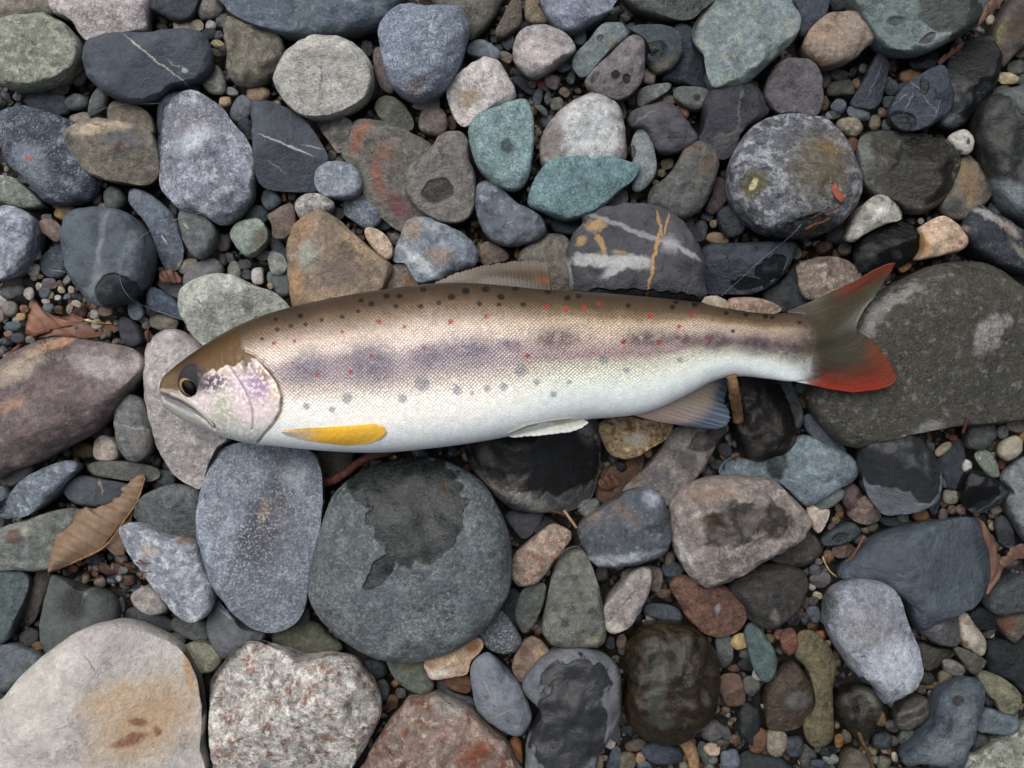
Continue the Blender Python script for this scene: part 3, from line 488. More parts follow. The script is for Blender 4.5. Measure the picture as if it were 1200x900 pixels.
C('long grey stone below the anal fin', '7d7773', '728,576 740,562 760,545 775,525 785,507 797,499 825,496 850,496 853,505 840,520 830,538 818,557 800,572 785,592 765,587 745,581', 1, bl=[(805,540,12,12,0,'4d4c4c',.6,7), (775,560,14,8,0,'5b5c61',.6,7), (742,562,8,6,0,'6a5038',.6,5)], wet=[(830,515,26,13,-30,.1,8)])
C('blue black cobble with pale lower edge', '51575f', '676,622 682,610 700,597 720,585 735,575 750,571 762,572 775,582 782,595 787,615 786,635 780,647 762,656 740,662 712,665 697,662 685,645', 2, mot=[('70757d', .6, 9)], bl=[(725,655,42,6,-8,'98a0ab',.6,5), (695,605,12,8,-30,'7d6f62',.7,6), (765,583,10,10,0,'8a93a0',.6,8), (730,600,20,7,40,'6b5f5c',.8,8)], sp=[('8a929c', .67, 4)])
C('brown and white cobble with wet hollow', '89807b', '784,592 792,577 807,566 825,560 850,557 878,558 900,560 915,570 927,582 942,598 948,610 945,622 932,635 915,646 900,650 885,660 868,672 845,684 825,686 808,675 795,655 786,635 785,612', 2, mot=[('6d625c', .55, 14), ('a39c98', .6, 10)], wet=[(858,615,36,24,-20,.2,14), (905,610,26,20,20,.3,10)], bl=[(835,610,10,8,0,'6a5028',.6,6), (835,578,26,7,-10,'8d7565',.7,7), (803,650,5,18,-25,'b5b3b5',.5,5)], rug=1.3)
C('dark brown wet stone beside the twig', '4a4540', '862,445 875,436 895,438 912,452 922,470 930,495 932,510 926,527 905,536 885,541 872,528 860,505 857,480', 1, wet=[(892,488,44,58,0,.1,5)], bl=[(885,530,10,8,0,'8a8279',.6,5), (905,500,7,18,0,'6d655d',.5,6)])
C('narrow slate blade next to brown wet stone', '4b5159', '914,447 926,446 935,465 941,482 941,497 933,504 927,495 922,475', 1, wet=[(930,485,8,14,0,.3,3)])
C('thin teal grey shard under the tail boulder', '59646d', '943,487 952,486 967,502 985,517 993,529 985,530 960,517 948,505', 1, facets=1)
C('pale teal slab with ragged cleft', '6f7e87', '845,548 860,535 885,540 905,536 920,525 933,511 948,510 967,520 987,528 1002,540 1005,555 997,565 980,575 958,587 945,594 930,582 915,567 890,560 850,560', 1, sp=[('93a2a8', .62, 4)], mot=[('57666e', .57, 10)], facets=1, wet=[(912,548,10,18,10,.3,6)])
C('round black wet cobble with dry grey base', '696f77', '1005,532 1010,517 1022,507 1042,501 1062,503 1082,517 1095,537 1101,557 1100,577 1092,592 1075,599 1040,604 1025,592 1017,580 1010,560', 2, wet=[(1052,532,58,42,12,.05,8), (1085,560,18,30,0,.08,6)], grain=.4, rough=.5)
C('small green grey pebble under teal slab', '687271', '955,590 962,580 980,572 990,575 986,585 972,595 957,597', 1, grain=.6)
C('broken white quartz pebble', 'b7a99a', '945,595 952,591 960,597 972,597 970,610 960,625 950,615', 1, facets=1)
C('pink and orange crystalline pebble', '7e6c62', '997,600 1005,587 1015,581 1032,600 1030,610 1015,615 1000,610', 1, mot=[('a5978e', .6, 5), ('5d5350', .6, 5)], rug=1.5)
C('dark green blue slat-shaped pebble', '4f5c62', '962,634 975,622 997,612 1009,622 997,634 970,640', 1, wet=[(985,630,10,5,-20,.3,3)])
C('mottled dark stone under brown white cobble', '4f4f4a', '898,652 922,637 935,625 947,620 962,635 964,647 950,660 937,665 912,660', 0, mot=[('85827a', .62, 7), ('63593c', .6, 9)], rug=1.5)
C('large smooth blue grey slab with step', '58646f', '982,668 998,652 1020,632 1045,620 1075,612 1112,608 1140,606 1153,618 1160,640 1163,665 1160,687 1150,702 1135,713 1112,722 1090,730 1074,738 1066,725 1058,705 1040,690 1010,682 985,678', 1, grain=.5, rough=.55, bl=[(1055,655,26,12,-20,'4b545e',.8,8), (1125,625,20,8,20,'4f5860',.8,7)], facets=1, sp=[('7d8994', .7, 4)])
C('dark blue wedge beside round wet cobble', '454d59', '1096,540 1105,525 1120,512 1128,520 1130,545 1125,572 1108,574 1102,558', 0)
C('glossy black triangular stone', '3d4047', '1124,585 1125,567 1135,550 1150,552 1170,565 1180,577 1172,590 1152,601 1137,599', 1, wet=[(1148,574,26,24,20,.08,5)], bl=[(1160,590,20,4,-30,'6b757e',.4,4)], facets=1, grain=.4)
C('greenish white angular pebble', '6f796f', '1142,532 1152,526 1162,532 1170,550 1169,560 1157,557 1147,545', 1, facets=2, mot=[('949a8d', .6, 6)])
C('cream brown nut-shaped pebble', '999280', '1169,527 1175,517 1190,510 1197,517 1196,530 1182,540 1172,536', 2, grain=.5)
C('grey stone tucked beneath huge tail boulder', '585d5e', '1135,500 1143,495 1157,495 1168,508 1155,526 1141,527 1132,522', 1)
C('pale slab beside glossy black triangular stone', '777b81', '1172,562 1175,553 1187,542 1200,535 1226,535 1226,642 1207,642 1190,615 1180,595 1177,580 1185,577', 1, mot=[('5c6067', .57, 12)], facets=2)
C('dark oval stone beside the pale slab', '464b50', '1165,612 1172,603 1180,608 1187,622 1189,640 1180,642 1170,632', 0)
C('orange and white elongated stone', '917f71', '598,668 602,650 618,635 634,622 648,613 660,617 670,624 667,636 655,652 640,672 628,684 612,687 602,682', 1, mot=[('8a5a44', .57, 10), ('b3aaa0', .6, 8)], rug=1.4)
C('big frosted blue white cobble', '858a96', '970,705 977,692 990,684 1007,679 1030,681 1047,690 1056,705 1060,722 1067,740 1075,757 1080,777 1080,792 1070,807 1050,820 1035,824 1030,812 1020,802 1005,795 992,775 980,757 970,735 968,722', 3, sp=[('aab0bb', .6, 4)], mot=[('6c717c', .57, 12)], bl=[(1050,780,30,32,-30,'a9b1be',.35,10), (976,712,8,16,10,'4a4b50',.4,4), (1020,735,30,20,0,'86858a',.8,10)], wet=[(1010,800,14,5,30,.2,4)])
C('grey trapezoid pebble below blue slab', '616266', '1075,738 1087,727 1100,719 1116,716 1123,727 1129,745 1120,757 1100,755 1084,747', 1, facets=1, bl=[(1098,735,10,4,-30,'85858a',.6,4)])
C('tan and white upright pebble', '8e8575', '1124,721 1132,717 1140,730 1155,750 1151,769 1136,761 1127,755', 1, bl=[(1138,745,7,12,-30,'a59f93',.6,4), (1132,755,4,5,0,'664d3a',.6,3)])
C('olive grey wedge pebble', '56554e', '1076,753 1093,757 1119,763 1119,769 1104,777 1091,785 1081,784', 0)
C('olive shard below tan upright pebble', '5f5d51', '1117,759 1133,761 1155,773 1154,781 1141,790 1132,783', 1, facets=1)
C('long blue grey stone with round hole', '586570', '1125,796 1136,793 1147,797 1153,809 1151,827 1145,844 1139,864 1133,879 1128,898 1115,906 1100,898 1080,893 1064,898 1056,888 1071,872 1084,856 1094,842 1094,829 1101,812 1113,802', 2, bl=[(1124,822,6.5,6.5,0,'332d2c',.2,1), (1108,880,26,14,-30,'7d8a90',.7,10), (1128,850,10,28,15,'768088',.7,8)], sp=[('94a3aa', .68, 4)])
C('tan olive sausage-shaped pebble', '797861', '1147,792 1156,788 1173,793 1191,807 1197,819 1195,831 1185,837 1171,833 1164,820 1155,813', 1, bl=[(1180,812,12,5,38,'8e8b72',.6,4)])
C('blue grey flat pebble under sausage-shaped pebble', '616f78', '1147,841 1153,831 1163,831 1187,839 1195,845 1193,855 1184,861 1163,859 1144,856', 1)
C('white green mottled rough stone', '808379', '1128,884 1142,883 1158,872 1175,862 1190,853 1220,845 1220,920 1122,920', 1, mot=[('a5a79a', .56, 8), ('4b4c44', .59, 7), ('8a7a58', .64, 8)], rug=1.5)
C('brown striped oval stone', '565451', '1048,844 1057,824 1071,815 1083,816 1091,827 1087,840 1073,851 1057,856', 1, bl=[(1068,832,20,2,-25,'7d756c',.6,4), (1072,842,16,1.6,-25,'746d66',.6,4)])
C('very dark boulder beside sausage-shaped pebble', '292e31', '1153,757 1165,747 1190,748 1222,740 1222,832 1200,815 1180,797 1158,787', 0)
C('speckled grey stone beside torn leaf strip', '575f63', '1157,709 1164,690 1180,681 1191,675 1208,676 1212,712 1187,718 1171,721 1160,716', 2, sp=[('838b8d', .63, 4)])
C('brown mottled stone under speckled grey stone', '71695e', '1168,725 1185,717 1208,714 1212,730 1200,740 1192,752 1184,752 1174,740', 1, bl=[(1180,733,8,8,0,'7d5040',.6,4)])
C('dark blue stone beneath smooth blue slab', '31383e', '1134,722 1146,710 1165,710 1172,725 1160,738 1142,736', 0)
C('olive bone-shaped wet stone', '676048', '935,742 955,740 975,762 980,782 975,805 976,830 977,860 970,872 957,877 945,867 941,847 950,835 958,822 950,800 945,780 932,770', 1, damp=.35, mot=[('4a4533', .57, 10), ('7d6a48', .6, 9)], n_exp=2.2)
C('dark brown stone with shiny grey facet', '50463b', '896,815 905,795 918,780 930,775 942,788 953,808 961,825 959,837 940,850 915,856 898,850', 1, damp=.5, facets=3, bl=[(937,822,17,12,15,'6a6a68',.25,5)], rough=.45)  # grey patch is sky reflection on the wet face, painted into the colour
C('dark olive pointed stone', '534f43', '977,822 985,810 1000,805 1015,804 1027,812 1033,827 1027,845 1020,855 1015,872 1008,874 995,855 982,840', 1, damp=.4, bl=[(1020,818,10,10,0,'73756a',.5,4)], wet=[(1000,840,26,36,-25,.12,4)])
C('red granite oval pebble', '80503f', '914,747 920,738 929,736 935,750 934,761 925,768 916,761', 1, mot=[('a0786c', .58, 4)])
C('dark stone beside white brown oval pebble', '34393e', '858,910 868,884 900,880 925,895 938,920 865,920', 0)
C('damp brown stone below dark olive stone', '5d574d', '986,910 990,890 1000,880 1015,885 1024,910', 1, damp=.3)
C('dark stone between boulder and wet cobble', '35383c', '588,702 600,688 613,700 612,725 600,742 586,730', 0)
# ================================================================ pebbles: x,y,rx,ry,angle,colour[,height shift]
PEBBLES = '''
90,120,14,10,-10,565c5d 57,122,27,14,8,40454f,-6 116,119,10,19,20,5d6064,4 70,103,11,9,0,4c4846 94,91,9,12,10,4e4a47 95,141,13,10,-20,80756f
251,95,14,19,-25,7d807a 249,10,13,14,35,706c69 213,30,11,6,5,b5ad9f 230,30,9,7,0,9d917e 247,30,7,6,20,8f8f8e 302,111,15,10,5,927e65 264,120,8,7,0,a78d72 283,128,12,18,15,61666f 289,150,10,14,-20,36393e
222,104,14,6,0,44464d 255,52,8,5,10,8a7d62 252,62,9,5,20,5d5548 262,58,6,7,0,3c3d40 245,40,9,8,0,34373b 256,42,7,6,0,4a4c50 273,108,8,5,20,77767a 238,14,6,10,0,5f656d 262,25,8,9,0,555b5c
430,57,8,9,0,474a50 432,106,12,15,0,3a3d42 591,67,10,7,10,6b655a 596,50,8,10,0,3b3d45 530,143,6,9,0,5f5149 398,188,6,5,0,4d4c49 390,182,6,6,0,5a5853
761,90,8,11,10,8c817a 631,114,6,11,10,464c54 642,116,5,8,-10,4a4e57 647,96,10,9,15,6f6466,3 653,122,9,8,0,686760 662,79,9,5,-20,5f6872 680,44,8,10,10,617069 634,128,11,4,40,515c5c 635,97,6,9,0,6f4132 624,97,5,6,0,5f4d45
669,92,5,8,15,4b5350 661,108,7,5,30,6d5a52 615,100,18,7,35,2f343c,-6 640,103,5,5,0,55453e 620,88,20,6,10,2d3239,-6 726,127,7,13,-25,71685d 800,131,9,8,30,7e5647 740,118,6,6,0,5d5d58 785,118,9,6,0,64605a
782,192,9,6,-20,85796a 775,203,5,5,0,8f8370 768,214,5,4,0,837868 742,238,4,5,0,6d6c68 845,140,6,12,10,4d4742 850,205,7,6,0,3d3a3c
985,104,18,11,-5,4f514c 982,88,11,8,10,4d4f52 983,125,10,9,0,57606d 995,149,16,12,12,8d8671 1006,134,15,8,18,5d686f,3 1003,98,5,7,0,7f5f47 1025,144,7,10,0,716759 1040,148,8,8,0,565e62 1045,103,8,9,0,494e57 1066,89,14,8,-8,8c6a4b
1058,101,9,5,-20,3f4856 1042,120,9,9,0,303c3c 1011,80,5,6,20,6e6d5e 998,170,8,10,0,6d4b34 971,137,5,5,0,77777c 965,120,6,10,0,594639 1083,72,18,13,0,292e39 1180,92,13,7,6,b5a880,4 1190,80,10,9,0,5b5c59 1197,62,8,7,0,7c6d52
966,92,7,12,-15,5a4d52 976,135,9,6,0,4b4e50 1033,132,6,6,0,6a5c4c 1172,110,14,8,-20,4a4d48 1196,95,8,6,0,525b58
75,250,11,9,20,8c7252 55,256,7,6,0,5f6463 84,247,9,5,30,6d665a 135,233,13,15,-15,575b5c,4 120,243,6,5,0,7d726b 105,246,14,5,-12,40464e 114,232,6,8,0,5a4f43 123,217,4,4,0,6a6c70
262,285,9,12,10,5f595d 325,309,10,16,-25,8e918d,3 331,334,11,17,-10,5c6264 327,293,8,18,-25,454b51 309,299,9,7,0,616064 302,324,8,11,10,bfbbb3,3 275,318,8,12,-20,71756e 318,326,5,8,0,607273 222,312,14,9,-10,7c766d 302,252,14,12,10,434d54
258,305,8,9,0,4d494b 287,310,9,6,0,4a4d4f 317,335,4,4,0,a08d76 290,322,7,6,0,54555a 268,302,6,6,0,595a5c 247,297,7,10,15,53585c 342,229,5,6,0,62676c 333,231,3,6,-10,9c7a4c 395,250,9,8,0,5a5b5d 405,240,6,5,0,77756f 350,236,7,6,0,58595b,-8
43,298,6,7,0,9d968b 39,316,8,7,0,a29c94 58,332,9,7,-5,6e686c 46,336,4,5,0,b2ab9b 34,344,6,8,-10,b7b0a5,2 3,352,6,7,0,b7b5aa 14,342,16,9,-15,5c6262 12,362,10,9,-30,79756c 28,362,5,5,0,8c6652 24,371,6,5,0,a78c5e 16,382,10,6,-5,4c5c64
79,328,5,6,30,6f6c72 68,349,4,4,0,bab5a8 72,340,5,4,30,aa9e88 59,346,5,5,0,877664 53,343,7,7,0,585d68 54,353,5,4,0,a09a8e 90,356,6,4,20,ada290 82,362,4,7,5,87786d 57,361,7,6,20,5d676e 79,348,5,4,0,58646d 111,368,6,6,0,969590 124,364,10,7,0,7f735a
84,340,4,5,0,9a8b7a 40,325,5,4,0,8a8377 47,324,4,3,0,8d7c60 70,333,4,5,0,6d5a54 69,363,6,5,0,5c4436 2,370,4,8,0,7d6d66 19,375,5,4,0,8c8b86 35,398,6,4,0,77736a 17,396,3,3,0,8d8a80 10,391,6,4,-20,7d6a58 22,396,9,6,0,3f4448
168,375,5,4,0,8c8576 171,381,5,6,0,6f6a60 193,379,18,10,5,716c62 178,360,9,14,0,57565c,-6 155,346,7,5,0,4a4d52 189,316,4,3,0,716a60
500,331,9,6,-5,b2a394 463,280,7,8,0,5f5c57 450,262,11,9,0,3c4148,-6 437,246,8,7,0,6a6258 444,234,5,6,0,66503f
820,270,9,13,10,4e545a 840,279,14,7,5,917c5c 807,263,7,9,0,6c6558 828,254,8,6,10,4c5154 836,262,5,5,0,8d8068 669,264,22,12,10,42545e,-6 606,295,3,8,10,8a5c34 815,246,7,5,0,6c6557
1060,313,9,5,-32,aa7c5a 933,297,8,7,0,6d6d66 980,276,13,12,0,383c44,-4 1168,245,10,9,0,68666c 1195,262,16,10,20,282d34,-6 965,290,12,8,-20,4b392e 1079,259,4,4,-40,b0aba2 1021,351,4,4,0,8f6648 958,286,6,4,0,85857e 990,292,9,8,0,54493f
120,507,13,12,0,3e4248,-4 100,528,12,9,0,514639,-4 3,578,10,10,0,5d6874 -2,608,7,9,0,515c62 195,560,12,10,0,44474a,-4 205,552,6,6,0,6a6867 192,556,4,5,0,7d5540 40,600,5,5,0,77704f,-6
205,749,13,8,15,615e54 140,722,4,4,0,b5b3a5 142,710,5,10,0,4c5150 150,680,9,7,0,4e3a34,-6 35,748,12,12,0,393c3b,-6 45,757,8,6,0,5c4630 -2,816,9,8,0,575e6a 140,678,4,4,0,8d9390 145,668,6,5,0,6a6e6e
240,800,9,25,0,2f2e2f,-10 242,850,9,20,0,2b2a2b,-10 355,722,10,14,0,4c4d4c,-4 302,748,9,6,0,4a4f4d
437,783,17,12,10,35393d 447,808,10,14,0,3e4245 460,822,8,10,10,5c4633 537,800,18,11,10,6d4e3e 497,813,12,5,-5,4c4a48 604,880,9,17,-8,8e603a 490,799,10,6,0,3b3f43 585,858,10,5,15,5c5048 470,812,7,6,0,4b4c4e
640,618,22,14,20,2d2e2f,-8 690,595,14,11,-30,606462,3 750,674,26,11,-10,6d6960 788,668,14,11,0,3f4a54 785,654,6,9,20,7f7461 727,547,9,7,0,222529 769,680,7,16,10,716860 760,667,7,5,0,85827c 720,650,10,8,0,3a3430,-8 705,672,8,10,0,4c4a46
778,718,24,10,12,434c56 762,722,6,7,0,988f85 755,729,3,3,0,8c857a 778,695,10,6,0,5e4c3a 728,752,6,9,20,685d50 715,753,6,9,0,414548 721,772,4,4,0,6f635a 604,752,7,6,0,5e4d43
849,762,12,21,-5,585e5e,3 867,751,11,10,-15,c6aa75,3 891,789,10,9,0,aca79e,3 858,808,17,22,-12,6d5548 880,803,11,13,0,5a5c58 874,766,9,6,0,4f5659 876,778,13,8,0,24272c 860,783,8,5,0,5c433a
878,848,14,24,0,303538 834,856,15,13,-25,6f6d72 851,860,7,10,-20,525557 834,878,10,8,0,c2a88e,2 856,890,12,13,0,687480,2 888,866,12,16,5,705139 910,869,13,19,0,958979,4 895,828,3,4,-30,a69f86 845,872,9,7,0,59564f 860,866,8,6,0,6c5645
777,883,26,14,5,3f4652 745,873,13,8,-15,5e5249 734,894,11,13,15,696250 751,889,6,8,0,89725c 719,856,9,13,-15,5f6168 714,870,7,8,20,bfbaae,2 720,890,9,16,15,515b68 697,894,10,11,10,9c8872 756,898,9,6,0,4d5c68 705,880,4,4,0,6d6656
803,888,4,4,0,7d6f60 826,884,7,16,-20,56605c 835,890,6,6,0,6a7276 812,848,8,6,0,3a3d3f 801,897,6,5,0,7d7263 738,855,10,6,0,353a40 832,900,5,6,0,6d7069 898,880,7,7,0,453429
914,744,7,7,0,7f5c47 954,720,8,11,-25,58606d,2 951,688,5,4,30,a9a99f 958,698,6,5,0,a79e84 966,711,4,4,0,9c998c 965,722,4,8,10,8c877c 961,744,6,6,0,9c613e 970,754,4,4,0,9c9588 961,679,13,9,-20,5f595b 953,704,6,6,0,4d4a49 944,706,8,7,0,4f4646
936,716,6,6,0,55422f 935,722,5,6,0,333a48 952,733,7,8,0,4b3b2a 929,726,8,9,0,3d3b3f 943,725,6,8,0,3b3c40 955,733,4,4,0,8a8468 983,868,6,9,10,8c6536 973,889,11,7,8,7f817a 958,895,9,6,10,3e4655 947,880,12,6,42,4c4e4f 930,875,13,13,0,414750
944,890,7,12,0,4f4f49 1031,841,7,10,-10,8d7454 1033,868,14,11,0,3b4447 1062,863,11,9,-30,5b6361,2 1083,848,5,5,0,5c6f57 1048,887,4,6,-10,b7b0a4 1092,813,5,5,0,6c696a 1046,851,9,7,15,575250 1025,890,5,5,0,7f8276 1035,894,8,9,20,6f6e5e
960,877,6,5,0,66686a 970,880,12,7,0,2b3134 992,862,5,8,-30,6d675a 1005,870,6,6,0,3a3630 1037,878,6,5,0,8d9084 1046,868,8,7,0,4a4a44 1088,803,7,5,0,6d5230 1080,808,6,6,0,4b4a40 1085,795,10,8,0,3a3a36 1040,880,5,4,0,7d4e36
1117,782,14,9,22,76706f,3 1107,795,9,11,0,706852 1118,798,7,5,-20,7a7154 1097,803,6,5,0,58503c 1160,818,10,10,20,3a3c42 1148,872,12,15,0,3f4547 1090,843,6,8,0,454340 1048,905,10,8,0,4a403a 1070,905,16,8,0,40393c
998,583,13,17,-15,5d4e4e 989,645,13,9,-12,6c5c54 971,651,7,7,0,7f5f47 1008,632,8,6,0,64605f 1015,621,6,4,0,73685c 1022,618,5,4,0,6d6a5e 979,610,5,5,0,7f6a50 974,618,5,6,0,55474c 984,603,5,4,0,6d4a2c 955,668,9,7,0,565e62 960,658,5,4,0,77716a
1105,526,12,6,-40,aa9e82,2 1133,546,6,8,10,bfbcb4,3 1192,494,13,14,0,7c6e6e 1175,506,7,8,0,7e797a 1162,504,5,9,-15,6f7271 1090,523,6,6,0,616d66 1117,513,6,4,0,784b31 1148,513,10,10,0,464c57 1163,523,7,7,0,59422f 1199,512,5,7,0,8d6f3c
1163,533,4,4,0,a09c8e 1174,545,5,6,0,6d4630 1183,501,5,4,0,8a8478 1114,582,10,9,0,848170,2 1105,603,6,8,10,685a5c 1115,597,5,6,0,615849 1126,597,6,6,0,715c59 1078,604,11,7,-5,7c5e32 1058,607,7,6,0,686a5e 1090,611,5,4,0,4d4c42 1096,590,6,15,15,3c434a
1106,590,5,5,0,5c4540 1050,612,24,7,8,3b4048,-6 1120,560,6,7,0,3a3f45 1127,570,3,5,0,5c5d58 1035,575,4,6,0,77766b 1108,565,4,8,0,545a60 910,480,3,3,0,6a6258 940,472,6,7,0,6d5a44 938,455,8,8,10,555d5e 961,488,7,5,30,6d4c34 948,470,4,6,0,5a5f60
850,528,8,10,-40,353b3f,-4 842,545,9,7,0,2f3538,-6 862,535,6,5,-30,6a5a42 790,600,4,4,0,7a6a58
'''
# ================================================================ build the stones
FISH_HIDE = []
def lay_stone(name, poly, hx, z, ht, hb, seed, matk, geok):
    V, qs, ts, c, R, minr = stone_geo(poly, z, ht, hb, seed=seed, **geok)
    me = make_mesh(name, V * U, qs, ts)
    m = stone_mat(name + '_stone', R, hx, ctr=c, ztop=z + ht * 0.8, seed=seed, **matk)
    o = add_obj(name, me, m, None, (c[0] * U, c[1] * U, z * U))
    W = V + np.array([c[0], c[1], z]); splat(W[W[:, 2] > z - 2], 2 if R > 12 else 1)
    return o, c, R
ALLST = []
for i, (desc, hx, poly, layer, k) in enumerate(STONES):
    k = dict(k)
    geok = {q: k.pop(q) for q in ('n_exp', 'facets', 'rug') if q in k}
    geok.setdefault('n_exp', random.Random(i).uniform(2.5, 3.4)); geok['facets'] = geok.get('facets', 0) + random.Random(i + 5).choice((0, 1, 1, 2))
    z = LAYER[layer] + k.pop('dz', 0)
    Q = np.array(poly); cc, A = centroid(catmull(Q, 60)); R = math.sqrt(A / math.pi)
    mr = np.percentile(np.linalg.norm(catmull(Q, 60) - cc, axis=1), 12)
    k.setdefault('damp', 0.72 * float(sstep(640, 900, cc[0])) * (0.6 + 0.8 * random.Random(i * 3).random()) * (1 - .85 * float(sstep(.13, .24, lin(hx).mean()))))  # damp stones, darkened further towards the right to paint in lens falloff
    ht = min(46, mr * k.pop('h', 0.66)); hb = max(0.5 * mr, min(z + 49, 1.1 * mr))
    if A > 700: hb = z + 49
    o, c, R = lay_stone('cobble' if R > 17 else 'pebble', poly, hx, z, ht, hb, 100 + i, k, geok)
    ALLST.append((o, desc, cc, R, hx, True))
pi = 0
for s in PEBBLES.split():
    f = s.split(','); x, y, rx, ry, an = map(float, f[:5]); hx = f[5]; dz = float(f[6]) if len(f) > 6 else 0
    rs = random.Random(900 + pi); pi += 1
    a = math.radians(an); ca, sa = math.cos(a), math.sin(a); poly = []
    nv = rs.choice((7, 8, 9)); sq = rs.uniform(0.75, 1.0); ph = rs.uniform(0, 6.28)
    for j in range(nv):
        t = 2 * math.pi * j / nv + ph + rs.uniform(-.18, .18); rr = rs.uniform(0.86, 1.1)
        cx, sx = math.cos(t), math.sin(t)
        px = rx * rr * math.copysign(abs(cx) ** sq, cx); py = ry * rr * math.copysign(abs(sx) ** sq, sx)
        poly.append((x + px * ca - py * sa, y + px * sa + py * ca))
    r = min(rx, ry); z = -20 + min(6, r * 0.3) + dz
    matk = dict(damp=.2 + .45 * float(sstep(640, 900, x)), grain=rs.uniform(.6, 1.1), rough=rs.uniform(.42, .68), relief=.8)  # pebble damp; its rise to the right also puts lens falloff into colour
    if rs.random() < .35: matk['mot'] = [('%02x%02x%02x' % tuple(min(255, int(int(hx[q:q+2], 16) * 1.28)) for q in (0, 2, 4)), .6, 5)]
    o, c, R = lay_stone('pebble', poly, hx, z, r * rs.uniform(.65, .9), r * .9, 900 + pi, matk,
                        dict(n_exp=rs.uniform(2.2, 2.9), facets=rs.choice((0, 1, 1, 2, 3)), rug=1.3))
    ALLST.append((o, None, np.array([x, y]), R, hx, False))

# labels: the traced stones carry their own description, pebbles are told apart by colour and neighbour
used = set()
big = [(d_, c_, r_) for (_, d_, c_, r_, _, b_) in ALLST if b_]
for (o, desc, cc, R, hx, b) in ALLST:
    near = sorted((q for q in big if q[0] != desc), key=lambda q: np.linalg.norm(q[1] - cc) - q[2])
    if b:
        lab = desc
        assert lab not in used, lab
        used.add(lab); tag(o, lab, 'stone', 'cobbles of the river bar')
    else:
        base = ('tiny ' if R < 5.5 else 'small ' if R < 9.5 else '') + hexname(hx) + ' pebble'
        lab = None
        for rel in ('beside the', 'close to the'):
            for q in near[:7]:
                if len((base + ' ' + rel + ' ' + q[0]).split()) > 16: continue
                if (base, q[0]) not in used:
                    lab = base + ' ' + rel + ' ' + q[0]; used.add((base, q[0])); break
            if lab: break
        if lab is None: lab = base + ' beside the ' + near[0][0]
        tag(o, lab, 'pebble', 'pebbles in the gaps')

# ================================================================ river bed, gravel, shingle beyond the picture
g = NT('river_silt'); P = g.objco()
n1 = g.noise(P, 1 / 6.0, 8, .75); n2 = g.noise(P, 1 / 70.0, 3, .5)
col = g.mix(g.remap(n1, .35, .65), c4(lin('1c1917')), c4(lin('423b34'))); col = g.mix(g.remap(n2, .4, .6, 0, .6), col, c4(lin('33302e')))
g.put(g.b.inputs['Base Color'], col); g.b.inputs['Roughness'].default_value = .6; g.bump(n1, 1.0, 4 * U)
S = 4500.0
xs = np.linspace(-S, S, 41); gx, gy = np.meshgrid(xs, xs)
Vb = np.column_stack([gx.ravel(), gy.ravel(), np.full(gx.size, -50.0)])
Vb[:, 2] += np.where(np.hypot(Vb[:, 0], Vb[:, 1]) > 1200, fbm(Vb / 900 + 3, 2) * 30, 0)
ii = np.arange(40)[:, None] * 41 + np.arange(40)[None, :]; ii = ii.ravel()
bed = add_obj('river_bed', make_mesh('river_bed', Vb * U, np.column_stack([ii, ii + 1, ii + 42, ii + 41])), g.m)
bed['kind'] = 'structure'

def ico(sub):
    import bmesh
    bm = bmesh.new(); bmesh.ops.create_icosphere(bm, subdivisions=sub, radius=1.0)
    V = np.array([v.co[:] for v in bm.verts]); F = np.array([[v.index for v in f.verts] for f in bm.faces]); bm.free()
    return V, F
ICO = {1: ico(1), 2: ico(2), 3: ico(3)}
PAL = [lin(h) for h in ('4a4f56', '565c62', '3a3e44', '6a665f', '7d7365', '8f7e66', '5c4a3c', '6d5040', '9c958a', 'b5aea2', '77797a', '525a58', '3b342e', '846043', '6f6a70')]
PW = np.array([9, 8, 8, 7, 6, 4, 6, 4, 3, 2, 6, 6, 6, 2, 4], float); PW /= PW.sum()
def lumps(spec, seed, sub_of):
    rs = np.random.RandomState(seed); VV, FF, CC = [], [], []; off = 0
    for (x, y, z, r) in spec:
        V, F = ICO[sub_of(r)]
        s = r * np.array([rs.uniform(.75, 1.35), rs.uniform(.7, 1.1), rs.uniform(.5, .8)])
        a = rs.uniform(0, 6.28); ca, sa = math.cos(a), math.sin(a)
        v = V * (1 + 0.16 * np.sin(V @ rs.normal(size=3) * 2.3 + rs.uniform(0, 6)) + 0.1 * np.sin(V @ rs.normal(size=3) * 4 + rs.uniform(0, 6)))[:, None] * s
        for q_ in range(4):
            dn = rs.normal(size=3); dn[2] = abs(dn[2]) + .3; dn /= np.linalg.norm(dn); e_ = v @ dn; v = v - np.maximum(0, e_ - e_.max() * rs.uniform(.5, .85))[:, None] * dn
        v = np.column_stack([v[:, 0] * ca - v[:, 1] * sa, v[:, 0] * sa + v[:, 1] * ca, v[:, 2]])
        t = rs.normal(size=2) * .25; v[:, 2] += v[:, 0] * t[0] + v[:, 1] * t[1]
        VV.append(v + (x, y, z)); FF.append(F + off); off += len(V)
        c = PAL[rs.choice(len(PAL), p=PW)] * rs.uniform(.5, .95); CC.append(np.tile(c, (len(V), 1)))
    return np.concatenate(VV), np.concatenate(FF), np.concatenate(CC)
def vc_mat(name, rough=.55, sc=6.0):
    g = NT(name); P = g.objco(); n = g.noise(P, 1 / sc, 7, .7)
    col = g.mix(1.0, g.attr('Col'), g.remap(n, .3, .7, .65, 1.35), 'MULTIPLY')
    g.put(g.b.inputs['Base Color'], col); g.b.inputs['Roughness'].default_value = rough; g.bump(n, .6, 2 * U); return g.m
spec = []
rs = np.random.RandomState(11)
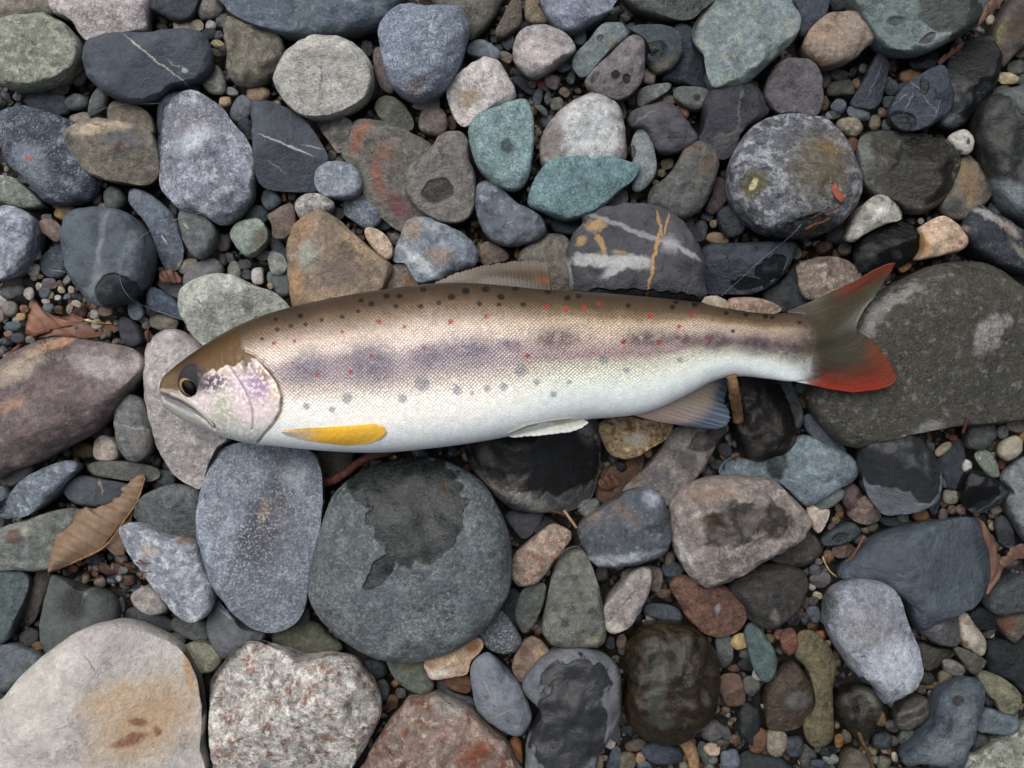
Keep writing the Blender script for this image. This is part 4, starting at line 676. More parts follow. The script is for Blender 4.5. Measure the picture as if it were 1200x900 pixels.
for k in range(34000):
    x, y = rs.uniform(-760, 760), rs.uniform(-590, 590)
    r = 2.2 + rs.gamma(1.6, 1.5); r = min(r, 8.5)
    zt = -38 + rs.uniform(-5, 6)
    if min(ground_z(x + dx * r, y + dy * r) for dx, dy in ((0, 0), (1, 0), (-1, 0), (0, 1), (0, -1))) > zt + 4: continue
    spec.append((x, y, zt, r))
Vg, Fg, Cg = lumps(spec, 21, lambda r: 1 if r < 3.2 else 2)
print('gravel grains', len(spec), 'tris', len(Fg))
me = make_mesh('gravel', Vg * U, None, Fg); set_col(me, 'Col', Cg)
go = add_obj('gravel', me, vc_mat('gravel_grains')); go['kind'] = 'stuff'
tag(go, 'fine multicoloured gravel filling the gaps between the river stones', 'gravel')
splat(Vg, 0)
spec = []
for gx_ in np.arange(-1500, 1501, 72):
    for gy_ in np.arange(-1300, 1301, 66):
        x, y = gx_ + rs.uniform(-26, 26), gy_ + rs.uniform(-24, 24)
        spec.append((x, y, -34 + rs.uniform(-6, 8), rs.uniform(20, 50)))
        for q in range(4): spec.append((x + rs.uniform(-45, 45), y + rs.uniform(-40, 40), -42 + rs.uniform(-3, 8), rs.uniform(7, 18)))
def clear(s):
    if abs(s[0]) < 628 + s[3] * 1.1 and abs(s[1]) < 474 + s[3] * 1.1: return False
    return ground_z(s[0], s[1]) < -25 if abs(s[0]) < 795 and abs(s[1]) < 615 else True
spec = [s for s in spec if clear(s)]
near_ = {}
Vg, Fg, Cg = lumps(spec, 22, lambda r: 3 if r > 38 else 2 if r > 9 else 1)
Cg = Cg * 1.35
print('shingle', len(spec), 'tris', len(Fg))
me = make_mesh('shingle', Vg * U, None, Fg); set_col(me, 'Col', Cg)
sh = add_obj('shingle', me, vc_mat('shingle_stone', .65, 9.0)); sh['kind'] = 'stuff'
tag(sh, 'loose grey shingle of the river bar round the fish', 'shingle')

# ================================================================ the fish
def curve(pts):
    p = np.array(pts, float)
    def f(x):
        # monotone-ish cubic (finite differences)
        xs_, ys_ = p[:, 0], p[:, 1]; m = np.gradient(ys_, xs_)
        x = np.clip(x, xs_[0], xs_[-1]); i = np.clip(np.searchsorted(xs_, x) - 1, 0, len(xs_) - 2)
        h = xs_[i+1] - xs_[i]; t = (x - xs_[i]) / h
        return ((2*t**3 - 3*t**2 + 1) * ys_[i] + (t**3 - 2*t**2 + t) * h * m[i] + (-2*t**3 + 3*t**2) * ys_[i+1] + (t**3 - t**2) * h * m[i+1])
    return f
top_y = curve([(187,455),(188.5,449),(192,442),(200,434),(215,422),(235,408),(260,392),(290,377),(320,366),(350,358),(400,347.5),(450,339.5),(500,333),(540,331),(600,335),(647,339.5),(700,343),(775,349.5),(820,355),(850,361),(900,367.5),(930,367),(950,370),(972,379)])
bot_y = curve([(187,457),(188.5,463),(191,472),(200,482),(215,492),(235,502),(250,508),(270,514),(290,519),(320,522.5),(360,526.5),(400,529.5),(430,530.5),(470,529),(500,526),(540,521),(580,514.5),(620,506),(650,499),(690,491.5),(720,489),(745,486),(770,479),(790,470),(810,460),(832,448),(850,442.5),(870,441),(900,444),(930,447),(950,445),(972,436)])
thick = curve([(187,1),(190,8),(200,15),(220,25),(260,37),(330,47),(450,53),(600,49),(750,36),(870,21),(910,12.5),(935,7.5),(955,4),(972,1.4)])
zmid = curve([(187,78),(300,84),(500,86),(700,82),(850,73),(900,67),(930,63),(955,60.5),(972,59.5)])
def img_of(X, Y, Z):
    k = CAMZ / (CAMZ - Z); return 600 + X * k, 450 - Y * k
def body_z(u, v):                                      # height of the upper skin at photo position (outline frame)
    t, b = top_y(u), bot_y(u); mid = (t + b) / 2; h = np.maximum((b - t) / 2, .1)
    q = np.clip(np.abs(v - mid) / h, 0, 1)
    return zmid(u) + thick(u) * np.maximum(1 - q ** 2.9, 0) ** .5
# skin colour by photo position
def ramp(t, stops):
    xs_ = [s[0] for s in stops]; cs = np.array([lin(s[1]) for s in stops])
    return np.stack([np.interp(t, xs_, cs[:, k]) for k in range(3)], -1)
def seg_dist(u, v, pl):
    dmin = np.full(u.shape, 1e9)
    for (a, b) in zip(pl[:-1], pl[1:]):
        ax, ay = a; bx, by = b; L = (bx-ax)**2 + (by-ay)**2
        t = np.clip(((u-ax)*(bx-ax) + (v-ay)*(by-ay)) / L, 0, 1)
        dmin = np.minimum(dmin, np.hypot(u - ax - t*(bx-ax), v - ay - t*(by-ay)))
    return dmin
def inside(u, v, poly):
    c = np.zeros(u.shape, bool); n = len(poly)
    for i in range(n):
        x1, y1 = poly[i]; x2, y2 = poly[(i+1) % n]
        c ^= ((y1 > v) != (y2 > v)) & (u < (x2-x1) * (v-y1) / ((y2-y1) + 1e-9) + x1)
    return c
GILL_EDGE = [(286,412),(297,416),(307,425),(317,436),(326,449),(331,465),(329,482),(321,496),(311,507),(303,517)]
PREOP = [(268,428),(276,440),(284,452),(291,466),(296,480),(297,492),(296,503)]
MOUTH = [(189,462),(197,465),(207,468),(219,475),(232,484),(244,494),(252,501)]
RED = [(444,377,3.4),(474,383,2.6),(401,389,2.6),(528,377,3.6),(570,370.5,3.2),(435,417,2.6),(411,436,3.2),(372,439,2.8),(321,402,2.6),(345,400,2.4),(309,422.5,2.6),(641,359,3),(663,362,3.4),(684,361,3.6),(762,370,3.9),(810,369,3),(796,382.5,2.8),(731,400.5,3.6),(772,401,3.2),(618,417,3.5),(828,396,2.2),(701,356,2.8),(497,407,2),(343,425,2)]
BLACK = [(307,397,2.2),(325,386,2.8),(341,382,2.8),(358,380,2.6),(352,370,3.2),(323,374,2.4),(423,352,3),(435,356,3.6),(453,347,3.6),(468,347,3.4),(401,371,2.8),(420,365,2.8),(377,375,2.6),(464,359,3),(493,359,3.2),(514,355,3.2),(529,348,4.2),(546,341,4.4),(569,339,4.2),(587,348,4),(562,356,3.2),(585,357,2.8),(579,331,4),(496,339,3.6),(604,338,3.6),(642,342,3.6),(665,349,3.8),(678,347,3.2),(613,357,3.2),(736,358,3),(788,360,3.4),(792,354,2.8),(814,357,3.6),(851,367,2.8),(874,369,2.8),(897,371,3),(859,388,2.4),(937,378,2.2),(945,373,1.8),(905,372,2.6)]
GREY = [(610,434.5,7.5),(707,421,6),(734,434,4),(797,422,4),(629,448,4),(667,448,3),(407,467,6.5),(359,476,4.5),(389,480,4),(495,449,9),(472,467,5.5),(536,457,6),(571,455,4.5),(590,453,5),(649,462,4),(553,460,3)]
PARR = [(362,428,26,20),(435,424,34,26),(500,418,22,16),(548,408,30,17),(597,404,16,8),(652,397,30,13),(762,396,34,12),(800,397,16,8),(838,400,24,13),(887,404,26,14),(930,410,26,18)]
def skin(u, v):
    """albedo, scale amount, silver amount"""
    t, b = top_y(u), bot_y(u); q = np.clip((v - t) / np.maximum(b - t, 1), 0, 1)
    P = np.stack([u, v, np.zeros_like(u)], -1)
    w1 = fbm(P / 40.0 + 3, 3); w2 = fbm(P / 9.0 + 40, 3); w3 = perlin(P / 3.0 + 9)
    qq = q + w1 * 0.035 + w2 * 0.012
    fwd = ramp(qq, [(0,'382d23'),(.08,'4a3c2e'),(.14,'665441'),(.19,'8f7f72'),(.27,'cbbbad'),(.34,'d6c9be'),(.42,'a3979b'),(.52,'a0959a'),(.60,'c8beb6'),(.68,'e8e4dc'),(.80,'f2f2ec'),(.92,'e8f0f3'),(1,'d8e2e6')])
    aft = ramp(qq, [(0,'382e24'),(.12,'4e3f2e'),(.18,'786650'),(.24,'b5a490'),(.34,'c2b2a4'),(.41,'ab9a96'),(.49,'937f80'),(.55,'b7b4a8'),(.66,'d2d6ca'),(.80,'dce6e4'),(1,'dfe9ee')])
    m = sstep(540, 690, u)[:, None]; col = fwd * (1 - m) + aft * m
    for (x, y, rx, ry) in PARR:
        k = np.exp(-(((u - x) / rx) ** 2 + ((v - y) / ry) ** 2) ** 1.5) * np.clip(.85 + w2 * .9 + w3 * .3, 0, 1)
        c = lin('43363f') if x > 600 else lin('615b6c'); col = col * (1 - .85 * k[:, None]) + c * .85 * k[:, None]
    # tail root goes dusky
    k = np.maximum(sstep(915, 960, u) * sstep(.97, .8, q) * .75, sstep(926, 956, u + 8 * w2) * .9)[:, None]; col = col * (1 - k) + lin('3d342a') * k
    scale = sstep(.06, .2, q) * (1 - .72 * sstep(.58, .8, q)) * np.clip(.85 + .5 * w1, .4, 1); silver = sstep(.12, .3, q) * (1 - .9 * sstep(.52, .72, q))
    # spots
    for (x, y, r) in BLACK:
        k = sstep(1.35, .75, np.hypot(u - x, (v - y) * 1.2) / r + w3 * .3)[:, None]; col = col * (1 - .9 * k) + lin('120f0e') * .9 * k
    for (x, y, r) in GREY:
        k = (sstep(1.3, .6, np.hypot(u - x, v - y) / r + w3 * .55) * .62)[:, None]; col = col * (1 - k) + lin('6b7080') * k
    for (x, y, r) in RED:
        k = sstep(1.3, .65, np.hypot(u - x, v - y) / (r * .9) + w3 * .5)[:, None]; col = col * (1 - .85 * k) + lin('8f2a1c') * .85 * k
    # head
    gx_ = np.interp(v, [p[1] for p in GILL_EDGE], [p[0] for p in GILL_EDGE])
    hd = sstep(3, -3, u - np.where(v < 412, 286 - (412 - v) * .25, gx_))
    scale = scale * (1 - hd); P2 = P / 14.0
    hq = q + w1 * .05
    hcol = ramp(hq, [(0,'3a2c1c'),(.14,'584226'),(.30,'6b5236'),(.34,'c9b8b0'),(.5,'cdbcc2'),(.75,'d6cac8'),(.88,'c2c8c4'),(1,'b3bcbd')])
    cap_ = sstep(.015, -.015, q - .33 + .10 * fbm(P / 11.0 + 5, 4) - .12 * sstep(228, 205, u))[:, None]
    skin_ = ramp(q, [(0,'3a2c1c'),(.14,'553f25'),(.40,'6f563a')]); hcol = np.where(q[:, None] < .36, lin('d2c1c0'), hcol)
    for (x, y, rx, ry, c, a) in [(248,431,17,7,'d9c7a0',.8), (253,447,16,11,'5b4a5e',1.0), (246,452,10,9,'4a3a44',.8), (302,452,18,18,'9c82a8',.95), (262,480,15,24,'aab49c',.75), (290,427,8,11,'5d4c3a',.7), (310,437,9,12,'8a7552',.85), (322,455,6,24,'c9b999',.7), (300,490,16,16,'e4d4d6',.7), (283,470,10,24,'d8c4ca',.7), (275,505,30,7,'b9c3c0',.8)]:
        k = (np.exp(-(((u - x) / rx) ** 2 + ((v - y) / ry) ** 2) ** 1.4) * np.clip(a + w2 * .9 + w3 * .25, 0, 1))[:, None]; hcol = hcol * (1 - k) + lin(c) * k
    flake = (sstep(.05, .16, fbm(P / 5.0 + 7, 3)) * .7)[:, None]; hcol = hcol * (1 - flake) + lin('eadfdc') * flake
    spk = (sstep(.16, .34, perlin(P / 2.0 + 31)) * sstep(-.1, .25, fbm(P / 16.0 + 3, 2)) * .6)[:, None]; hcol = hcol * (1 - spk) + lin('5d4858') * spk
    hcol = hcol * (1 - cap_) + skin_ * cap_
    # snout, lower jaw and the open mouth
    k = (np.exp(-(((u - 203) / 16) ** 2 + ((v - 448) / 13) ** 2) ** 1.4) * .9)[:, None]; hcol = hcol * (1 - k) + lin('6a5840') * k
    k = (sstep(225, 195, u) * sstep(452, 462, v) * .8)[:, None]; hcol = hcol * (1 - k) + lin('908a7c') * k
    k = (np.exp(-(((u - 226 - (v - 444) * .1) / 17) ** 2 + ((v - 444) / 18) ** 2) ** 2) * .95)[:, None]; hcol = hcol * (1 - k) + lin('35333a') * k
    jaw = (sstep(0, 5, v - np.interp(u, [m_[0] for m_ in MOUTH], [m_[1] for m_ in MOUTH])) * sstep(262, 240, u))[:, None]; hcol = hcol * (1 - .85 * jaw) + lin('a8a9a4') * .85 * jaw
    gape = inside(u, v, [(190,461),(200,462),(214,468),(230,478),(243,491),(236,489),(222,482),(208,475),(193,468)])[:, None] * .85; hcol = hcol * (1 - gape) + lin('6f6a74') * gape
    lip = (sstep(2.2, .8, seg_dist(u, v, [(192,470),(207,478),(222,486),(238,494),(250,504)])) * .6)[:, None]; hcol = hcol * (1 - lip) + lin('cfcfca') * lip
    col = col * (1 - hd[:, None]) + hcol * hd[:, None]
    silver = silver * (1 - hd) + hd * sstep(.3, .45, hq) * .6
    dg = seg_dist(u, v, GILL_EDGE); k = (sstep(2.6, .5, dg + 1.4 * w2) * np.clip(.65 + w1, .25, .8))[:, None]; col = col * (1 - k) + lin('4a4238') * k
    k2 = (sstep(7, 3, dg) * (u > gx_ + 1) * .5 * (1 - sstep(490, 515, v)))[:, None]; col = col * (1 - k2) + lin('d2c8bc') * k2
    dp = seg_dist(u, v, PREOP); k = (sstep(2.0, .5, dp) * .6)[:, None]; col = col * (1 - k) + lin('77727a') * k
    dm = seg_dist(u, v, MOUTH); k = (sstep(2.4, .8, dm) * .7 * sstep(256, 240, u))[:, None]; col = col * (1 - k) + lin('4c453f') * k
    col = col * (1 + .10 * w2[:, None] + .06 * w3[:, None])
    return np.clip(col, .004, .9), scale, silver, (dg, dp, dm, gx_, hd)

g = NT('fish_skin')
col = g.attr('Col'); aux = g.t.nodes.new('ShaderNodeAttribute'); aux.attribute_name = 'Aux'
sep = g.t.nodes.new('ShaderNodeSeparateColor'); g.t.links.new(aux.outputs['Color'], sep.inputs[0])
uvn = g.t.nodes.new('ShaderNodeUVMap'); uvn.uv_map = 'skin'
mp = g.t.nodes.new('ShaderNodeMapping'); g.t.links.new(uvn.outputs[0], mp.inputs[0])
mp.inputs['Rotation'].default_value = (0, 0, math.radians(45)); mp.inputs['Scale'].default_value = (1, 1.25, 1)
vo = g.t.nodes.new('ShaderNodeTexVoronoi'); vo.inputs['Scale'].default_value = 1 / 3.3; vo.inputs['Randomness'].default_value = .32
g.t.links.new(mp.outputs[0], vo.inputs['Vector'])
dome = g.remap(vo.outputs['Distance'], .12, .62, 1.0, 0.0)
flick = g.noise(vo.outputs['Position'], .9, 0, 0)
shade = g.math('ADD', g.math('MULTIPLY', dome, .75), g.math('MULTIPLY', flick, .5))
sc = sep.outputs[0]
fac = g.math('MULTIPLY', sc, .9)
col2 = g.mix(1.0, col, g.mix(shade, (.40, .37, .38, 1), (1.52, 1.5, 1.46, 1)), 'MULTIPLY')  # scale glints and dark gaps between scales painted into the skin colour
col = g.mix(fac, col, col2)
P = g.objco(); fine = g.noise(P, 1 / 2.2, 4, .7); col = g.mix(1.0, col, g.remap(fine, .3, .7, .88, 1.12), 'MULTIPLY')
g.put(g.b.inputs['Base Color'], col)
g.put(g.b.inputs['Metallic'], g.math('MULTIPLY', sep.outputs[1], .28))
g.put(g.b.inputs['Roughness'], g.remap(fine, .3, .7, .3, .46))
g.put(g.b.inputs['Coat Weight'], g.math('MULTIPLY', sep.outputs[1], .22)); g.b.inputs['Coat Roughness'].default_value = .22
g.b.inputs['Specular IOR Level'].default_value = .35
g.b.inputs['Subsurface Weight'].default_value = .0
hh = g.math('ADD', g.math('MULTIPLY', g.math('MULTIPLY', dome, sc), 1.0), g.math('MULTIPLY', fine, .18))
g.bump(hh, .8, 1.2 * U)
FISH_MAT = g.m

NU, NT_, NB = 820, 250, 36
tt = np.linspace(0, 1, NU); us = 187 + (972 - 187) * (0.35 * tt ** 2.2 + 0.65 * tt)
ang = np.concatenate([np.linspace(0, math.pi, NT_), np.linspace(math.pi, 2 * math.pi, NB + 2)[1:-1]])
NV = len(ang)
Tt, Bb, Th, Zm = top_y(us), bot_y(us), thick(us), zmid(us)
mid, hf = (Tt + Bb) / 2, (Bb - Tt) / 2
cA, sA = np.cos(ang), np.sin(ang)
vv = mid[:, None] - hf[:, None] * cA[None, :]
qz = np.maximum(1 - np.abs(cA) ** 2.9, 0) ** .5 * np.sign(sA + 1e-12)
qz[np.abs(sA) < 1e-6] = 0
zz = Zm[:, None] + Th[:, None] * qz[None, :]
kk = (CAMZ - Zm) / CAMZ
FX = np.repeat(((us - 600) * kk)[:, None], NV, 1); FY = (450 - vv) * kk[:, None]
Vf = np.stack([FX, FY, zz], -1).reshape(-1, 3)
iu, iv = img_of(Vf[:, 0], Vf[:, 1], Vf[:, 2])
colf, scl, silv, (dg, dp, dm, gxe, hd) = skin(iu, iv)
upper = np.tile(qz > 0, NU)
lift = np.zeros(len(Vf))
lift += hd * sstep(0, 14, dg) * 0 + 2.6 * hd * sstep(60, 10, gxe - iu) * sstep(404, 424, iv)          # gill cover plate stands proud
lift -= 2.4 * sstep(3.0, .3, dg) * (iu > gxe - 1)
lift -= 1.1 * sstep(2.2, .2, dp) + 3.2 * sstep(4.0, .6, dm) * (iu < 253)
lift += 1.0 * perlin(np.column_stack([iu, iv, iu * 0]) / 5.0) * hd * .5
lift -= 2.5 * np.exp(-((iu - 222) ** 2 + (iv - 452) ** 2) / 14 ** 2)
lift += .5 * fbm(np.column_stack([iu, iv, iu * 0]) / 12.0, 2)
edge = np.tile(np.clip(qz * 2.2, 0, 1), NU)
Vf[:, 2] += lift * edge * upper
Vf[:, 0] += np.where((iu < 200), .0, 0)
j = np.arange(NV); jn = (j + 1) % NV
qd = np.concatenate([np.column_stack([i * NV + j, (i + 1) * NV + j, (i + 1) * NV + jn, i * NV + jn]) for i in range(NU - 1)])
ce = np.array([Vf[:NV].mean(0), Vf[-NV:].mean(0)]); n0 = len(Vf)
Vf = np.vstack([Vf, ce]); trs = np.concatenate([np.column_stack([np.full(NV, n0), j, jn]), np.column_stack([np.full(NV, n0 + 1), (NU - 1) * NV + jn, (NU - 1) * NV + j])])
fx0, fy0 = at(520, 430, 85)
FO = np.array([fx0, fy0, 30.0])
fish = add_obj('fish', None, None, None, tuple(FO * U))
tag(fish, 'dead silver trout with red and black spots lying on the stones', 'fish')
me = make_mesh('body', (Vf - FO) * U, qd, trs)
set_col(me, 'Col', np.vstack([colf, colf[:1], colf[-1:]]))
aux_ = np.column_stack([scl, silv, silv * 0]); set_col(me, 'Aux', np.vstack([aux_, aux_[:1], aux_[-1:]]))
uvl = me.uv_layers.new(name='skin')
arc = np.concatenate([[0], np.cumsum(np.linalg.norm(np.diff(np.stack([vv[NU // 2], zz[NU // 2]], -1), axis=0), axis=1))])
arc_n = arc / arc[NT_ - 1]
girth = (hf * 2.35)
UVv = np.stack([np.repeat(us[:, None], NV, 1) + 0 * vv, (arc_n[None, :] - .5) * (girth[:, None] * .35 + 120)], -1).reshape(-1, 2)
UVv = np.vstack([UVv, UVv[:2]])
li = np.empty(len(me.loops), dtype=np.int32); me.loops.foreach_get('vertex_index', li)
uvl.data.foreach_set('uv', UVv[li].astype(np.float32).ravel())
body = add_obj('body', me, FISH_MAT, fish)
splat(Vf[:n0][upper], 1)

# fins: a patch between four edges, with rays, real thickness
def resamp(pl, n):
    p = np.array(pl, float)
    if len(p) == 1: return np.repeat(p, n, 0)
    L = np.concatenate([[0], np.cumsum(np.linalg.norm(np.diff(p, axis=0), axis=1))])
    s = np.linspace(0, L[-1], n); return np.stack([np.interp(s, L, p[:, 0]), np.interp(s, L, p[:, 1])], 1)
def coons(a, b, c, d_, n, m):
    """a: s=0 edge (t 0..1), b: s=1 edge, c: t=0 edge (s 0..1), d: t=1 edge"""
    A, B, Cc, Dd = resamp(a, n), resamp(b, n), resamp(c, m), resamp(d_, m)
    t = np.linspace(0, 1, n)[:, None, None]; s = np.linspace(0, 1, m)[None, :, None]
    L1 = (1 - s) * A[:, None] + s * B[:, None]; L2 = (1 - t) * Cc[None] + t * Dd[None]
    L3 = (1 - t) * (1 - s) * A[0] + t * (1 - s) * A[-1] + (1 - t) * s * B[0] + t * s * B[-1]
    return L1 + L2 - L3
def sheet(name, UV, Z, col, mat, parent, th=1.4, origin=FO, smooth=True):
    n, m = UV.shape[:2]
    k = (CAMZ - Z) / CAMZ
    top = np.stack([(UV[..., 0] - 600) * k, (450 - UV[..., 1]) * k, Z], -1).reshape(-1, 3)
    V = np.vstack([top, top - [0, 0, th]]); o = n * m
    i = (np.arange(n - 1)[:, None] * m + np.arange(m - 1)[None]).ravel()
    q = np.column_stack([i, i + m, i + m + 1, i + 1])
    sgn = np.cross(top[m] - top[0] + 1e-9, top[1] - top[0])
    e = (UV[1:, 1:] - UV[:-1, :-1]).reshape(-1, 2); f = (UV[1:, :-1] - UV[:-1, 1:]).reshape(-1, 2)
    sg = np.sum(e[:, 0] * f[:, 1] - e[:, 1] * f[:, 0])      # image space (y down)
    if sg > 0: q = q[:, ::-1]
    qb = q[:, ::-1] + o
    loop = np.concatenate([np.arange(m), np.arange(1, n) * m + m - 1, (n - 1) * m + np.arange(m - 2, -1, -1), np.arange(n - 2, 0, -1) * m])
    nl = np.roll(loop, -1); qs_ = np.column_stack([loop, nl, nl + o, loop + o])
    if sg > 0: qs_ = qs_[:, ::-1]
    me = make_mesh(name, (V - origin) * U, np.concatenate([q, qb, qs_]), None, smooth)
    cc_ = np.vstack([col.reshape(-1, 3)] * 2); set_col(me, 'Col', cc_)
    ob = add_obj(name, me, mat, parent); return ob, top
def fin_mat(name, alpha=1.0, rough=.35, trans=0.0):
    g = NT(name); P = g.objco(); n = g.noise(P, 1 / 3.0, 4, .6)
    g.put(g.b.inputs['Base Color'], g.mix(1.0, g.attr('Col'), g.remap(n, .3, .7, .85, 1.15), 'MULTIPLY'))
    g.b.inputs['Roughness'].default_value = rough; g.b.inputs['Alpha'].default_value = alpha
    g.b.inputs['Coat Weight'].default_value = .12; g.b.inputs['Coat Roughness'].default_value = .15; g.b.inputs['Specular IOR Level'].default_value = .3
    g.bump(n, .3, 1 * U); return g.m
FIN = fin_mat('fin_membrane'); FIN_THIN = fin_mat('thin_fin_membrane', .72)
def lerp(a, b, t): return a * (1 - t) + b * t
def fin(name, a, b, c, d_, n, m, zf, cf, rays, amp=.9, jag=1.5, mat=None, th=1.4, rc=.10):
    UV = coons(a, b, c, d_, n, m)
    t = np.linspace(0, 1, n)[:, None] + np.zeros((1, m)); s = np.linspace(0, 1, m)[None] + np.zeros((n, 1))
    rid = np.abs(np.sin(math.pi * rays * t))
    tip = (UV[:, -1] - UV[:, -2]); ln = np.linalg.norm(tip, axis=1)[:, None] + 1e-6
    jg = jag * (rid[:, -1] - .5 + .8 * np.interp(t[:, 0] * rays, np.arange(rays + 2), np.random.RandomState(rays).uniform(-1, 1, rays + 2)))
    UV = UV + (tip / ln)[:, None] * (jg[:, None] * s ** 4)[..., None]
    Z = zf(t, s, UV) + amp * rid * sstep(0, .25, s) + .6 * np.sin(t * 9 + s * 4)
    col = cf(t, s, UV); col = col * (1 - rc * .6 + rc * rid[..., None])
    return sheet(name, UV, Z, np.clip(col, 0, .9), mat or FIN, fish, th)
def cmix(*a):
    """(hex, weight array) layers over the first colour"""
    base = np.zeros(a[0][1].shape + (3,)) + lin(a[0][0])
    for hx, w in a[1:]: w = np.clip(w, 0, 1)[..., None]; base = base * (1 - w) + lin(hx) * w
    return base
o, tp = fin('dorsal_fin', [(510,333),(540,335),(580,337),(615,340),(647,342)], [(510,331),(533,321),(555,314),(580,309),(607,306),(630,305),(642,308)], [(510,333),(510,331)], [(647,342),(644,320),(642,308)], 110, 26,
    lambda t, s, W: lerp(zmid(W[..., 0]) + 12, zmid(W[..., 0]) - 2, s) + 3 * np.sin(s * 3),
    lambda t, s, W: cmix(('5c544a', t), ('3a2e25', sstep(.25, .6, t) * sstep(.95, .4, s)), ('625c55', sstep(.6, .95, s) * .8), ('5f3a1c', sstep(.80, .93, t) * sstep(.75, .3, s)), ('2a221b', sstep(.4, .7, t) * sstep(.4, .1, s)), ('857d74', sstep(.45, .1, t) * sstep(.2, .6, s) * .8)), 30, amp=.12, jag=1.2, rc=.12)
splat(tp, 1)
o, tp = fin('adipose_fin', [(822,354),(835,359),(853,366)], [(826,348),(832,346.5),(841,346.5),(850,351),(855,358)], [(822,354),(826,348)], [(853,366),(855,358)], 30, 12,
    lambda t, s, W: zmid(W[..., 0]) + 5 - 4 * s, lambda t, s, W: cmix(('7d7364', t), ('98917f', s * .7), ('8a6a44', sstep(.75, 1, t) * .5)), 6, amp=.2, jag=.2)
splat(tp, 1)
tail_base = [(922,365),(930,375),(938,392),(941,408),(938,425),(931,440),(926,446)]
tail_tip = [(1049,307.5),(1046,316),(1036,331),(1026,347),(1014,361),(1006,376),(1004,386),(1012,392),(1022,398),(1028,408),(1037,415),(1045,428),(1053,442)]
def smax(a, b, k): return b + k * np.log1p(np.exp(np.clip((a - b) / k, -30, 30)))
def tail_col(t, s, W):
    u, v = W[..., 0], W[..., 1]
    st = perlin(np.stack([t * 55, s * 2.5, t * 0], -1).reshape(-1, 3)).reshape(t.shape); st2 = perlin(np.stack([t * 16, s * 3, t * 0 + 5], -1).reshape(-1, 3)).reshape(t.shape)
    base = cmix(('2e2a20', t), ('77726a', sstep(.3, .05, t) * sstep(.40, .1, s) * .8), ('3d3a2a', sstep(.5, .2, np.abs(t - .3)) * .6),
                ('5a2416', sstep(.20, .0, t) * sstep(.3, .6, s) * .95), ('5c2212', sstep(.70, .92, t) * sstep(.0, .45, s + (t - .85) * 2)), ('742214', sstep(.88, .97, t)),
                ('5f2c18', sstep(.6, .8, t) * sstep(.75, .95, s)), ('1c1a15', np.exp(-((t - .52) / .07) ** 2) * .7), ('3a332a', sstep(.12, .0, s) * .5))
    sk = skin(u.ravel(), v.ravel())[0].reshape(u.shape + (3,)); k = (sstep(.30, .10, s + .1 * st) * sstep(985, 962, u))[..., None]
    return (base * (1 - k) + sk * k) * (1 + .45 * st + .3 * st2)[..., None]
o, tp = fin('tail_fin', tail_base, tail_tip, [(922,365),(944,356),(972,343),(1000,330),(1024,316),(1040,309),(1049,307.5)], [(926,446),(948,450.5),(972,456),(1000,460),(1028,457),(1045,452),(1053,442)], 190, 60,
    lambda t, s, W: smax(lerp(lerp(60, 56, np.abs(t - .5) * 2), 58, s) + 2.0 * np.sin(t * 7 + s * 3) * sstep(.2, .6, s), body_z(np.minimum(W[..., 0], 971), W[..., 1]) - .17 * np.maximum(W[..., 0] - 971, 0) + .4 - 4 * sstep(.16, .0, s), 3.0), tail_col, 46, amp=.15, jag=1.2, rc=.09)
splat(tp, 1)
def anal_col(t, s, W):
    return cmix(('94877e', t), ('a9928f', sstep(.5, .0, t) * .8), ('4c5768', sstep(.45, .75, s)), ('8b826c', np.exp(-((t - .62) / .12) ** 2) * sstep(.9, .4, s) * .7), ('384352', sstep(.75, 1, t) * .8), ('7a8794', (np.sin(t * 75) > .55) * sstep(.4, .8, s) * .5))
o, tp = fin('anal_fin', [(738,485),(760,481),(785,470),(810,458),(828,446),(850,440)], [(825,502),(840,503),(851,499),(856,490),(855,482),(849,473),(848,466),(852,458),(853,444)], [(738,485),(750,489),(769,494),(801,499),(825,502)], [(850,440),(853,444)], 90, 40,
    lambda t, s, W: lerp(zmid(W[..., 0]) - 2, 38, s), anal_col, 17, amp=.8, jag=1.0, mat=FIN)
splat(tp, 1)
o, tp = fin('pelvic_fin', [(594,508),(617,498),(643,492.5),(667,489.5),(685,492)], [(594,510),(600,512.5),(617,511.5),(642,509.5),(670,506),(683,501),(690,495)], [(594,508),(594,510)], [(685,492),(690,495)], 80, 14,
    lambda t, s, W: np.maximum(body_z(W[..., 0], np.minimum(W[..., 1], bot_y(W[..., 0]) - 1)) * 1.0 + 2.5, zmid(W[..., 0]) + 4) - 3 * s, lambda t, s, W: cmix(('d0d2c8', t), ('a5987c', sstep(.55, .1, s) * sstep(0, .3, t) * sstep(.95, .7, t) * .8), ('e0e4e2', sstep(.6, 1, s) * .8)), 14, amp=.2, jag=.5)
o, tp = fin('pectoral_fin', [(330,505),(350,502.5),(383,500.5),(417,498.5),(437,496.5)], [(330,507),(337,511),(358,516),(383,519.5),(408,522.5),(430,520)], [(330,505),(330,507)], [(437,496.5),(449,500),(453,507),(445,515),(430,520)], 100, 34,
    lambda t, s, W: body_z(W[..., 0], np.minimum(W[..., 1], bot_y(W[..., 0]) - 3)) + 3.2 + 1.2 * np.sin(s * 3), lambda t, s, W: cmix(('eab63a', t), ('cfc2b4', sstep(.45, .1, t) * sstep(.1, .8, s + .2)), ('6d5540', sstep(.16, .0, s) * sstep(.55, .1, t) * .8), ('f2c550', sstep(.5, .9, t) * .5)), 11, amp=.15, jag=.2, rc=.05)

